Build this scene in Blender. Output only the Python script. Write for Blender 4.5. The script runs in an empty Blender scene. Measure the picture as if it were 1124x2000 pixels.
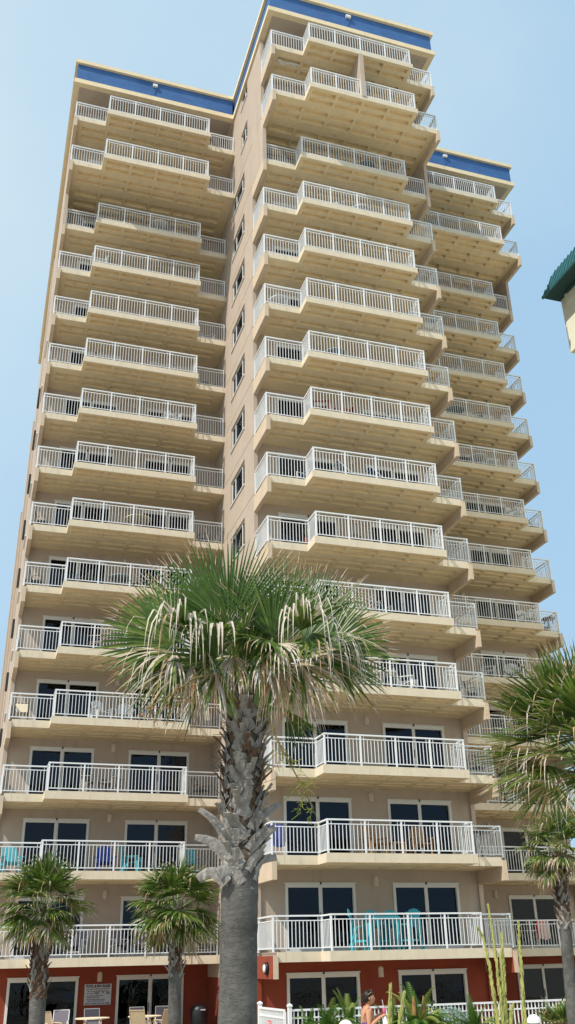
import bpy, math, random
from mathutils import Vector, Matrix
R = math.radians
SC = bpy.context.scene
COL = SC.collection

# ------------------------------------------------------------ camera
cam_d = bpy.data.cameras.new('camera')
cam = bpy.data.objects.new('camera', cam_d); COL.objects.link(cam)
PITCH, YAW, ROLL, FPX = R(25.727), R(18.083), R(-1.312), 1817.86
F = Vector((math.sin(YAW)*math.cos(PITCH), math.cos(YAW)*math.cos(PITCH), math.sin(PITCH)))
RT = Vector((math.cos(YAW), -math.sin(YAW), 0)); UP = RT.cross(F)
RT, UP = math.cos(ROLL)*RT + math.sin(ROLL)*UP, -math.sin(ROLL)*RT + math.cos(ROLL)*UP
m = Matrix((RT, UP, -F)).transposed().to_4x4()
cam.matrix_world = m
cam_d.sensor_fit = 'VERTICAL'; cam_d.sensor_height = 24; cam_d.lens = FPX/2000*24
cam_d.clip_end = 3000; cam_d.clip_start = 0.1
SC.camera = cam

# ------------------------------------------------------------ sky, sun, exposure
SAZ, SEL = R(64), R(50)
TO_SUN = Vector((-math.sin(SAZ)*math.cos(SEL), -math.cos(SAZ)*math.cos(SEL), math.sin(SEL)))
w = bpy.data.worlds.new('World'); SC.world = w; w.use_nodes = True
nt = w.node_tree; nt.nodes.clear()
sky = nt.nodes.new('ShaderNodeTexSky'); sky.sky_type = 'NISHITA'; sky.sun_disc = False
sky.sun_elevation = SEL; sky.sun_rotation = math.atan2(TO_SUN.x, TO_SUN.y)
sky.air_density = 1.0; sky.dust_density = 2.2; sky.ozone_density = 1.6; sky.altitude = 0
bg = nt.nodes.new('ShaderNodeBackground'); bg.inputs[1].default_value = 0.135
wo = nt.nodes.new('ShaderNodeOutputWorld')
# summer haze: the clear-sky model mixed with a pale veil, brighter towards the sun's side, faint high cirrus
tcw = nt.nodes.new('ShaderNodeTexCoord')
dt = nt.nodes.new('ShaderNodeVectorMath'); dt.operation = 'DOT_PRODUCT'; dt.inputs[1].default_value = (-.86, -.05, .5)
nt.links.new(tcw.outputs['Generated'], dt.inputs[0])
cr = nt.nodes.new('ShaderNodeValToRGB'); cr.color_ramp.elements[0].position = .0; cr.color_ramp.elements[1].position = .62
cr.color_ramp.elements[0].color = (.45, .70, .93, 1); cr.color_ramp.elements[1].color = (.71, .90, 1, 1)
nw = nt.nodes.new('ShaderNodeTexNoise'); nw.inputs['Scale'].default_value = 2.2; nw.inputs['Detail'].default_value = 5
nt.links.new(tcw.outputs['Generated'], nw.inputs['Vector'])
aw = nt.nodes.new('ShaderNodeMath'); aw.operation = 'MULTIPLY_ADD'; aw.inputs[1].default_value = 1.1; aw.inputs[2].default_value = -.46
nt.links.new(nw.outputs[0], aw.inputs[0])
sm = nt.nodes.new('ShaderNodeMath'); sm.operation = 'ADD'
nt.links.new(dt.outputs['Value'], sm.inputs[0]); nt.links.new(aw.outputs[0], sm.inputs[1]); nt.links.new(sm.outputs[0], cr.inputs[0])
vs = nt.nodes.new('ShaderNodeVectorMath'); vs.operation = 'SCALE'; vs.inputs['Scale'].default_value = 7.6
nt.links.new(cr.outputs[0], vs.inputs[0])
mxw = nt.nodes.new('ShaderNodeMix'); mxw.data_type = 'RGBA'; mxw.inputs['Factor'].default_value = .8
nt.links.new(sky.outputs[0], mxw.inputs['A']); nt.links.new(vs.outputs[0], mxw.inputs['B'])
nt.links.new(mxw.outputs['Result'], bg.inputs[0]); nt.links.new(bg.outputs[0], wo.inputs[0])
sl = bpy.data.lights.new('sun', 'SUN'); sl.energy = 4.4; sl.angle = R(0.55); sl.color = (1.0, 0.945, 0.85)
so = bpy.data.objects.new('sun', sl); COL.objects.link(so)
so.rotation_euler = TO_SUN.to_track_quat('Z', 'Y').to_euler(); so.location = (-30, -20, 60)
SC.view_settings.view_transform = 'Standard'; SC.view_settings.look = 'None'
SC.view_settings.gamma = 1; SC.view_settings.exposure = 0.0
SC.cycles.max_bounces = 8; SC.cycles.diffuse_bounces = 5; SC.cycles.transparent_max_bounces = 12

# ------------------------------------------------------------ materials
def mat(name, col, rough=.7, spec=.3, metal=0, noise=None, bump=None, trans=0, stain=None, wave=None):
    """noise=(scale, amount) brightness variation; bump=(scale, strength)"""
    M = bpy.data.materials.new(name); M.use_nodes = True
    N = M.node_tree; b = N.nodes['Principled BSDF']; L = N.links
    b.inputs['Base Color'].default_value = (*col, 1); b.inputs['Roughness'].default_value = rough
    b.inputs['Metallic'].default_value = metal; b.inputs['Specular IOR Level'].default_value = spec
    tc = N.nodes.new('ShaderNodeTexCoord')
    cur = None
    if noise:
        n = N.nodes.new('ShaderNodeTexNoise'); n.inputs['Scale'].default_value = noise[0]
        n.inputs['Detail'].default_value = 6; n.inputs['Roughness'].default_value = .65
        L.new(tc.outputs['Object'], n.inputs['Vector'])
        r = N.nodes.new('ShaderNodeMapRange'); r.inputs[1].default_value = .3; r.inputs[2].default_value = .7
        r.inputs[3].default_value = 1-noise[1]; r.inputs[4].default_value = 1+noise[1]
        L.new(n.outputs[0], r.inputs[0])
        mx = N.nodes.new('ShaderNodeVectorMath'); mx.operation = 'SCALE'
        mx.inputs[0].default_value = col; L.new(r.outputs[0], mx.inputs['Scale']); cur = mx.outputs[0]
    if stain:   # (scale vector, colour, threshold) : dirt or weathering with a shape of its own
        mp = N.nodes.new('ShaderNodeMapping'); mp.inputs['Scale'].default_value = stain[0]
        L.new(tc.outputs['Object'], mp.inputs['Vector'])
        n2 = N.nodes.new('ShaderNodeTexNoise'); n2.inputs['Scale'].default_value = 1; n2.inputs['Detail'].default_value = 5
        L.new(mp.outputs[0], n2.inputs['Vector'])
        r2 = N.nodes.new('ShaderNodeMapRange'); r2.inputs[1].default_value = stain[2]; r2.inputs[2].default_value = stain[2]+.18
        L.new(n2.outputs[0], r2.inputs[0])
        r3 = N.nodes.new('ShaderNodeMath'); r3.operation = 'MULTIPLY'; r3.inputs[1].default_value = stain[3]
        L.new(r2.outputs[0], r3.inputs[0])
        m2 = N.nodes.new('ShaderNodeMix'); m2.data_type = 'RGBA'
        L.new(r3.outputs[0], m2.inputs['Factor'])
        if cur: L.new(cur, m2.inputs['A'])
        else: m2.inputs['A'].default_value = (*col, 1)
        m2.inputs['B'].default_value = (*stain[1], 1); cur = m2.outputs['Result']
    if cur: L.new(cur, b.inputs['Base Color'])
    if bump:
        nb = N.nodes.new('ShaderNodeTexNoise'); nb.inputs['Scale'].default_value = bump[0]; nb.inputs['Detail'].default_value = 4
        L.new(tc.outputs['Object'], nb.inputs['Vector'])
        bp = N.nodes.new('ShaderNodeBump'); bp.inputs['Strength'].default_value = bump[1]; bp.inputs['Distance'].default_value = .02
        L.new(nb.outputs[0], bp.inputs['Height']); L.new(bp.outputs[0], b.inputs['Normal'])
    if trans:
        t = N.nodes.new('ShaderNodeBsdfTranslucent')
        if cur: L.new(cur, t.inputs[0])
        else: t.inputs[0].default_value = (*col, 1)
        ms = N.nodes.new('ShaderNodeMixShader'); ms.inputs[0].default_value = trans
        L.new(b.outputs[0], ms.inputs[1]); L.new(t.outputs[0], ms.inputs[2])
        L.new(ms.outputs[0], N.nodes['Material Output'].inputs[0])
    return M

stucco = mat('tan_stucco', (.49, .40, .325), .9, .15, noise=(1.3, .06), bump=(60, .25), stain=((2.6, 2.6, .22), (.36, .29, .235), .55, .4))
edge_m = mat('cream_edge', (.69, .60, .46), .85, .2, noise=(2.5, .06), bump=(40, .15), stain=((6, 6, .7), (.47, .36, .24), .58, .55))
cream = mat('cream_concrete', (.82, .67, .44), .85, .2, noise=(2.5, .06), bump=(40, .15), stain=((2.2, 2.2, .5), (.55, .42, .27), .6, .5))
bracket_m = mat('cream_stucco', (.60, .48, .355), .9, .15, noise=(2, .06), bump=(50, .2))
redwall = mat('red_stucco', (.27, .062, .036), .9, .15, noise=(1.2, .1), bump=(60, .25))
bluep = mat('blue_stucco', (.05, .135, .33), .75, .3, noise=(.9, .16), bump=(30, .2), stain=((.7, .7, 1.5), (.08, .185, .37), .55, .6))
white = mat('white_powder_coat', (.80, .81, .82), .35, .5, noise=(3, .03))
framew = mat('white_door_frame', (.74, .73, .70), .45, .4, noise=(4, .04))
lampm = mat('tan_sconce', (.66, .56, .46), .6)
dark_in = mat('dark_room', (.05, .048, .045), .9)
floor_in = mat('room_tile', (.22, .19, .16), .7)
blind = mat('vertical_blind', (.40, .46, .46), .8, trans=.15)
drape = mat('window_drape', (.50, .50, .47), .9, noise=(5, .12))
balc_floor = mat('balcony_floor', (.13, .122, .11), .85, noise=(4, .1))
turq = mat('turquoise_paint', (.06, .42, .50), .5, .4, noise=(12, .1))
navy = mat('navy_cloth', (.02, .05, .22), .8)
royal = mat('royal_blue_cloth', (.02, .07, .45), .8)
wood = mat('teak_wood', (.36, .20, .09), .65, noise=(14, .2))
greyw = mat('weathered_wood', (.33, .29, .25), .8, noise=(14, .2))
redw = mat('red_brown_wood', (.28, .08, .03), .6, noise=(10, .2))
iron = mat('dark_iron', (.03, .027, .025), .5, .4)
slingg = mat('mauve_sling', (.17, .15, .18), .8)
slingt = mat('tan_sling', (.55, .42, .27), .8, noise=(20, .08))
slingb = mat('blue_sling', (.05, .16, .36), .8)
cushion = mat('cream_cushion', (.72, .62, .44), .9)
whitep = mat('white_plastic', (.78, .78, .77), .45)
glass_top = mat('glass_top', (.28, .36, .36), .08, .6)
black = mat('black_cover', (.014, .015, .018), .45, .4, noise=(8, .3), bump=(6, .6))
greenroof = mat('green_metal_roof', (.025, .125, .14), .35, .5)
creamwall = mat('pale_yellow_stucco', (.80, .77, .63), .9, .15, noise=(.3, .04), bump=(30, .2))
soffit_g = mat('dark_soffit', (.03, .075, .075), .8)
ground_m = mat('pale_paving', (.30, .26, .205), .9, noise=(.6, .08), bump=(20, .3))
sand_m = mat('dune_sand', (.38, .35, .28), .95, noise=(.5, .08), bump=(8, .5))
signw = mat('sign_white', (.56, .56, .60), .5)
signk = mat('sign_ink', (.03, .03, .05), .6)
signr = mat('sign_red', (.65, .03, .03), .5)
skin = mat('skin', (.55, .27, .16), .5, .35)
hair = mat('dark_hair', (.012, .008, .006), .5)
bag = mat('white_bag', (.85, .86, .9), .5, trans=.15)
pink = mat('pink_drink', (.65, .12, .22), .4)
globe_m = mat('white_globe', (.85, .85, .82), .3)
frond_g = mat('palm_green', (.07, .135, .02), .42, .5, noise=(9, .35), trans=.28)
frond_y = mat('palm_yellow_green', (.17, .23, .04), .45, .5, noise=(9, .3), trans=.3)
frond_t = mat('palm_dry_tan', (.50, .36, .21), .7, .3, noise=(9, .25), trans=.25)
frond_w = mat('palm_dry_pale', (.60, .53, .44), .6, .35, noise=(7, .2), trans=.18)
petiole_m = mat('palm_petiole', (.17, .24, .07), .45, .5, noise=(6, .2))
cyc_g = mat('cycad_green', (.065, .15, .02), .4, .5, noise=(8, .3), trans=.25)
cyc_y = mat('cycad_yellow', (.26, .32, .07), .45, .4, noise=(8, .3), trans=.25)
cone_m = mat('cycad_cone', (.30, .15, .06), .8, noise=(10, .3))
boot_m = mat('palm_boot', (.255, .235, .215), .9, .1, noise=(12, .3), bump=(30, .8), stain=((14, 14, 4), (.55, .52, .47), .58, .8))
boot_b = mat('palm_boot_brown', (.13, .08, .055), .9, .1, noise=(14, .4), bump=(30, .8))
core_m = mat('palm_core', (.10, .075, .055), .95, .1, noise=(12, .5), bump=(25, 1))
oat_m = mat('sea_oats', (.50, .50, .16), .6, .3, noise=(20, .2), trans=.25)
twig_m = mat('flower_stalk', (.19, .15, .05), .7)
seed_m = mat('seed_branch', (.35, .17, .07), .8)
leaf_lt = mat('flower_spray', (.30, .38, .05), .6, trans=.3)

def trunk_material():
    M = mat('palm_trunk_bark', (.125, .12, .112), .95, .05, noise=(5, .4), stain=((14, 14, 34), (.50, .49, .46), .66, .85))
    N = M.node_tree; L = N.links; b = N.nodes['Principled BSDF']
    tc = N.nodes.new('ShaderNodeTexCoord'); mp = N.nodes.new('ShaderNodeMapping'); mp.inputs['Scale'].default_value = (9, 9, 22)
    n = N.nodes.new('ShaderNodeTexNoise'); n.inputs['Scale'].default_value = 1.4; n.inputs['Detail'].default_value = 8; n.inputs['Roughness'].default_value = .7
    L.new(tc.outputs['Object'], mp.inputs[0]); L.new(mp.outputs[0], n.inputs[0])
    bp = N.nodes.new('ShaderNodeBump'); bp.inputs['Strength'].default_value = .9; bp.inputs['Distance'].default_value = .03
    L.new(n.outputs[0], bp.inputs['Height']); L.new(bp.outputs[0], b.inputs['Normal'])
    return M
trunk_m = trunk_material()

def glass_material():
    M = bpy.data.materials.new('tinted_glass'); M.use_nodes = True; N = M.node_tree; N.nodes.clear(); L = N.links
    o = N.nodes.new('ShaderNodeOutputMaterial'); mx = N.nodes.new('ShaderNodeMixShader')
    fr = N.nodes.new('ShaderNodeFresnel'); fr.inputs[0].default_value = 1.55
    ad = N.nodes.new('ShaderNodeMath'); ad.operation = 'MULTIPLY_ADD'; ad.inputs[1].default_value = .55; ad.inputs[2].default_value = .0
    t = N.nodes.new('ShaderNodeBsdfTransparent'); t.inputs[0].default_value = (.20, .25, .32, 1)
    g = N.nodes.new('ShaderNodeBsdfGlossy'); g.inputs['Color'].default_value = (.75, .85, 1, 1); g.inputs['Roughness'].default_value = .02
    tc = N.nodes.new('ShaderNodeTexCoord'); nz = N.nodes.new('ShaderNodeTexNoise'); nz.inputs['Scale'].default_value = 1.3; nz.inputs['Detail'].default_value = 2
    bp = N.nodes.new('ShaderNodeBump'); bp.inputs['Strength'].default_value = .35; bp.inputs['Distance'].default_value = .05
    L.new(tc.outputs['Object'], nz.inputs['Vector']); L.new(nz.outputs[0], bp.inputs['Height']); L.new(bp.outputs[0], g.inputs['Normal'])
    L.new(fr.outputs[0], ad.inputs[0]); L.new(ad.outputs[0], mx.inputs[0]); L.new(t.outputs[0], mx.inputs[1]); L.new(g.outputs[0], mx.inputs[2])
    L.new(mx.outputs[0], o.inputs[0]); return M
glass = glass_material()

# ------------------------------------------------------------ mesh helpers
class MB:
    def __init__(s): s.v = []; s.f = []; s.m = []; s.mats = []
    def mi(s, M):
        if M not in s.mats: s.mats.append(M)
        return s.mats.index(M)
    def face(s, pts, M):
        i = len(s.v); s.v += [tuple(p) for p in pts]; s.f.append(tuple(range(i, i+len(pts)))); s.m.append(s.mi(M))
    def box(s, x0, x1, y0, y1, z0, z1, M):
        i = len(s.v)
        s.v += [(x, y, z) for z in (z0, z1) for y in (y0, y1) for x in (x0, x1)]
        for q in ((0,2,3,1),(4,5,7,6),(0,1,5,4),(1,3,7,5),(3,2,6,7),(2,0,4,6)):
            s.f.append(tuple(i+k for k in q)); s.m.append(s.mi(M))
        return s
    def bar(s, p, q, w, t, M, side=None, w2=None, t2=None):
        p, q = Vector(p), Vector(q); d = (q-p).normalized()
        a = Vector(side) if side else (Vector((0,0,1)) if abs(d.z) < .9 else Vector((1,0,0)))
        u = d.cross(a).normalized(); v = u.cross(d).normalized(); i = len(s.v)
        w2 = w if w2 is None else w2; t2 = t if t2 is None else t2
        for c, ww, tt in ((p, w, t), (q, w2, t2)):
            for a_, b_ in ((-1,-1),(1,-1),(1,1),(-1,1)): s.v.append(tuple(c + u*a_*ww/2 + v*b_*tt/2))
        for qd in ((3,2,1,0),(4,5,6,7),(0,1,5,4),(1,2,6,5),(2,3,7,6),(3,0,4,7)):
            s.f.append(tuple(i+k for k in qd)); s.m.append(s.mi(M))
        return s
    def tube(s, pts, rad, n, M, cap=True):
        pts = [Vector(p) for p in pts]; i0 = len(s.v)
        if not isinstance(rad, (list, tuple)): rad = [rad]*len(pts)
        ref = None
        for k, p in enumerate(pts):
            d = (pts[min(k+1, len(pts)-1)] - pts[max(k-1, 0)]).normalized()
            if ref is None: ref = Vector((1,0,0)) if abs(d.x) < .9 else Vector((0,1,0))
            u = (ref - d*ref.dot(d)).normalized(); ref = u; v = d.cross(u)
            for j in range(n):
                a = 2*math.pi*j/n; s.v.append(tuple(p + (u*math.cos(a)+v*math.sin(a))*rad[k]))
        mi = s.mi(M)
        for k in range(len(pts)-1):
            for j in range(n):
                a = i0+k*n+j; b = i0+k*n+(j+1) % n; s.f.append((a, b, b+n, a+n)); s.m.append(mi)
        if cap:
            s.f.append(tuple(range(i0+n-1, i0-1, -1))); s.m.append(mi)
            e = i0+(len(pts)-1)*n; s.f.append(tuple(range(e, e+n))); s.m.append(mi)
        return s
    def mesh(s, name, smooth=False):
        me = bpy.data.meshes.new(name); me.from_pydata(s.v, [], s.f)
        for M in s.mats: me.materials.append(M)
        me.polygons.foreach_set('material_index', s.m)
        if smooth: me.polygons.foreach_set('use_smooth', [True]*len(s.f))
        me.update(); return me
    def build(s, name, parent=None, loc=(0,0,0), smooth=False):
        return link(name, s.mesh(name, smooth), parent, loc)

def link(name, me, parent=None, loc=(0,0,0), rz=0):
    o = bpy.data.objects.new(name, me); COL.objects.link(o)
    o.location = loc; o.rotation_euler = (0, 0, rz)
    if parent: o.parent = parent
    return o
def empty(name, loc=(0,0,0), rz=0): return link(name, None, None, loc, rz)
def tag(o, label=None, cat=None, group=None, kind=None):
    for k, v in (('label', label), ('category', cat), ('group', group), ('kind', kind)):
        if v: o[k] = v
    return o
def dup(root, loc, rz, label, group=None, scale=None):
    r = root.copy(); COL.objects.link(r); r.location = loc; r.rotation_euler = (0, 0, rz); r['label'] = label
    if group: r['group'] = group
    if scale: r.scale = (scale,)*3
    for ch in root.children:
        c = ch.copy(); COL.objects.link(c); c.parent = r
        for g in ch.children:
            d = g.copy(); COL.objects.link(d); d.parent = c
    return r
def at(px, py, y):
    """point on the plane y=const seen at pixel px,py (of 1124x2000); used to place things"""
    d = F + RT*((px-562)/FPX) + UP*((1000-py)/FPX)
    return d*(y/d.y)

# ------------------------------------------------------------ ground
g = MB()
prof = [(-300, -1.9), (4, -1.9), (12, -2.2), (19, -2.2), (25, -2.72), (500, -2.72)]
for (y0, z0), (y1, z1) in zip(prof, prof[1:]):
    g.face([(-400, y0, z0), (400, y0, z0), (400, y1, z1), (-400, y1, z1)], sand_m if y1 < 13 else ground_m)
tag(g.build('ground'), kind='structure')

def gz(y):
    for (y0, z0), (y1, z1) in zip(prof, prof[1:]):
        if y0 <= y <= y1: return z0+(z1-z0)*(y-y0)/(y1-y0)

# ------------------------------------------------------------ the tower
ZD = {0: -2.72, 1: .25, 14: 37.965, 15: 41.17}
for k in range(2, 14): ZD[k] = 3.215+2.9*(k-2)
WING = {'left': (.68, 39.12), 'centre': (9.55, 31.94), 'right': (18.42, 39.12)}
MW = 8.87
tower = tag(empty('condo_tower', (14, 36, -2.72)), 'tall tan condo tower with stepped wings, white railed balconies and a blue parapet', 'apartment tower')
TO = Vector((14, 36, -2.72))
def part(name, me, loc=(0,0,0)):
    return link(name, me, tower, Vector(loc)-TO)

# slab meshes (origin: wing corner x, rail line y, deck z)
def soffit(mb, x0, x1, y0, y1, z, coffers, depth=.18):
    xs = sorted({x0, x1} | {c for q in coffers for c in q[:2]}); ys = sorted({y0, y1} | {c for q in coffers for c in q[2:]})
    for a, b in zip(xs, xs[1:]):
        for c, d in zip(ys, ys[1:]):
            hit = any(q[0] <= (a+b)/2 <= q[1] and q[2] <= (c+d)/2 <= q[3] for q in coffers)
            if hit: continue
            mb.face([(a, c, z), (a, d, z), (b, d, z), (b, c, z)], cream)
    for a, b, c, d in coffers:
        e = .025; zt = z+depth
        mb.face([(a+e, c+e, zt), (a+e, d-e, zt), (b-e, d-e, zt), (b-e, c+e, zt)], cream)
        lo = [(a, c, z), (b, c, z), (b, d, z), (a, d, z)]; hi = [(a+e, c+e, zt), (b-e, c+e, zt), (b-e, d-e, zt), (a+e, d-e, zt)]
        for i in range(4):
            j = (i+1) % 4; mb.face([lo[i], lo[j], hi[j], hi[i]], cream)
XA = [1.84+1.345*i for i in range(4)]
XB = [.48+1.345*i for i in range(6)]
def slab_mesh(deep, lb, rb):
    """deep: top two levels whose slab reaches further back"""
    mb = MB(); xl = .17 if lb else 0; xr = MW-.17 if rb else MW-.003
    yb = 3.55 if deep else 1.9
    # top
    mb.face([(xl, -.1, 0), (xr, -.1, 0), (xr, yb, 0), (xl, yb, 0)], balc_floor)
    mb.face([(1.65, -1.0, 0), (7.28, -1.0, 0), (7.28, -.1, 0), (1.65, -.1, 0)], balc_floor)
    h = -.3; c = .018    # small chamfer on the lower arris
    outline = [(xl, -.1), (1.65, -.1), (1.65, -1.0), (7.28, -1.0), (7.28, -.1), (xr, -.1)]
    for (ax, ay), (bx, by) in zip(outline, outline[1:]):
        mb.face([(ax, ay, h), (bx, by, h), (bx, by, 0), (ax, ay, 0)], edge_m)
    for xx in (xl, xr): mb.face([(xx, -.1, h), (xx, -.1, 0), (xx, yb, 0), (xx, yb, h)], edge_m)
    A = [(x, x+1.2, a_, a_+.27) for x in XA for a_ in (-.83, -.39)]
    B = [(x, x+1.2, a_, a_+.29) for x in XB for a_ in (.36, .87)]
    if deep: B = [(x, x+1.2, a_, a_+w_) for x in XB for a_, w_ in ((.30, .29), (.82, .29), (1.66, .42), (2.4, .42), (3.02, .3))]
    soffit(mb, 1.65, 7.28, -1.0, -.1, h, A)
    soffit(mb, xl, xr, -.1, yb, h, B)
    return mb.mesh('balcony_slab')
def bracket(mb, x0, x1, y0, y1, z0=-.78, z1=-.1, M=None):
    mb.box(x0, x1, y0, y1, z0, z1, M or bracket_m)

def rail_run(mb, a, b, n, posts, dz=0):
    a, b = Vector(a), Vector(b); d = b-a; L = d.length; u = d/L
    X = Vector((0, 0, 1)); e = .036 if not dz else -.03
    mb.bar(a-u*e+X*(1.08-dz), b+u*e+X*(1.08-dz), .075-dz, .05-dz/2, white)
    mb.bar(a+X*.935, b+X*.935, .03, .03, white)
    mb.bar(a+X*.11, b+X*.11, .03, .035, white)
    for k in range(n+1):
        t = k/n; p = a+d*t
        if dz and k in (0, n) and k not in posts: continue
        if k in posts: mb.bar(p+X*0, p+X*1.06, .06, .06, white, side=(1,0,0))
        else:
            top = 1.06 if (k-1 in posts or k+1 in posts) else .935
            mb.bar(p+X*.11, p+X*top, .021, .021, white, side=(1,0,0))
def railing_mesh(left_side, right_side, split=False, lx=None, rx=None):
    mb = MB(); lx = lx if lx is not None else .05; rx = rx if rx is not None else 8.82
    rail_run(mb, (lx, 0, 0), (1.75, 0, 0), 13, (0, 13))
    rail_run(mb, (7.18, 0, 0), (rx, 0, 0), 13, (0, 13))
    rail_run(mb, (1.75, 0, 0), (1.75, -.91, 0), 7, (), .003)
    rail_run(mb, (7.18, 0, 0), (7.18, -.91, 0), 7, (), .003)
    if split:
        rail_run(mb, (1.75, -.91, 0), (4.30, -.91, 0), 20, (0, 10, 20))
        rail_run(mb, (4.58, -.91, 0), (7.18, -.91, 0), 20, (0, 10, 20))
    else: rail_run(mb, (1.75, -.91, 0), (7.18, -.91, 0), 40, (0, 10, 20, 30, 40))
    if left_side: rail_run(mb, (.05, 0, 0), (.05, 1.76, 0), 13, (13,), .003)
    if right_side: rail_run(mb, (8.82, 0, 0), (8.82, 1.76, 0), 13, (13,), .003)
    return mb.mesh('railing')

# sliding door: frame part with two pane children; blinds or drapes behind some
DW, DH = 2.66, 2.2
def door_frame_mesh():
    mb = MB(); t = .1
    mb.box(-.0, DW, -.045, .10, DH-.13, DH, framew); mb.box(0, DW, -.03, .10, 0, .10, framew)
    mb.box(0, t, -.05, .10, .10, DH-.13, framew); mb.box(DW-t, DW, -.05, .10, .10, DH-.13, framew)
    mb.box(DW/2-.075, DW/2+.03, -.03, .03, .10, DH-.13, framew); mb.box(DW/2-.02, DW/2+.085, .03, .095, .10, DH-.13, framew)
    mb.box(-.03, DW+.03, -.07, -.0, DH+.003, DH+.04, framew)
    mb.box(DW/2-.03, DW/2+.03, -.085, -.03, DH-.03, DH+.055, iron)
    mb.box(DW/2-.062, DW/2-.035, -.06, -.03, .95, 1.25, iron)
    return mb.mesh('door_frame')
pane_a = MB().box(.1, DW/2-.075, .0, .012, .10, DH-.13, glass).mesh('pane')
pane_b = MB().box(DW/2+.085, DW-.1, .055, .067, .10, DH-.13, glass).mesh('pane')
frame_me = door_frame_mesh()
def blind_mesh(x0, x1, M, fold):
    mb = MB(); n = int((x1-x0)/fold)
    for i in range(n):
        a = x0+(x1-x0)*i/n; b = x0+(x1-x0)*(i+1)/n; c = (a+b)/2
        mb.face([(a, .20, .06), (c, .245, .06), (c, .245, DH-.1), (a, .20, DH-.1)], M)
        mb.face([(c, .245, .06), (b, .20, .06), (b, .20, DH-.1), (c, .245, DH-.1)], M)
    return mb.mesh('blind')
blinds = {'full': blind_mesh(.08, DW-.08, blind, .09), 'left': blind_mesh(.08, DW*.45, drape, .14),
          'right': blind_mesh(DW*.62, DW-.08, drape, .14), 'half': blind_mesh(.08, DW*.5, blind, .09)}
sconce_me = None
def sconce_mesh():
    mb = MB(); n = 8
    for k in range(n):
        a0 = math.pi*k/n; a1 = math.pi*(k+1)/n; r = .1
        p = lambda a, z, rr=r: (-math.cos(a)*rr, -math.sin(a)*rr*1.05, z)
        mb.face([p(a0, -.17), p(a1, -.17), p(a1, .12), p(a0, .12)], lampm)
        mb.face([p(a0, .12), p(a1, .12), p(a1, .17, .07), p(a0, .17, .07)], lampm)
        mb.face([p(a0, .17, .07), p(a1, .17, .07), (0, 0, .185)], lampm)
        mb.face([p(a1, -.17), p(a0, -.17), (0, 0, -.17)], lampm)
    return mb.mesh('wall_sconce', True)
sconce_me = sconce_mesh()
DX = (1.08, 5.22)

def wall_panel(mb, X0, y, z0, z1, holes, M, x0=.0, x1=MW, t=.12):
    """wall facing -y between z0 and z1 with door holes (x0,x1,za,zb)"""
    xs = sorted({x0, x1} | {c for h in holes for c in h[:2]}); zs = sorted({z0, z1} | {c for h in holes for c in h[2:]})
    for a, b in zip(xs, xs[1:]):
        for c, d in zip(zs, zs[1:]):
            if any(h[0] < (a+b)/2 < h[1] and h[2] < (c+d)/2 < h[3] for h in holes): continue
            mb.face([(X0+a, y, c), (X0+b, y, c), (X0+b, y, d), (X0+a, y, d)], M)
    for a, b, c, d in holes:
        P = [(a, c), (b, c), (b, d), (a, d)]
        for i in range(4):
            (pa, pc), (qa, qc) = P[i], P[(i+1) % 4]
            mb.face([(X0+qa, y, qc), (X0+pa, y, pc), (X0+pa, y+t, pc), (X0+qa, y+t, qc)], framew)

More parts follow.
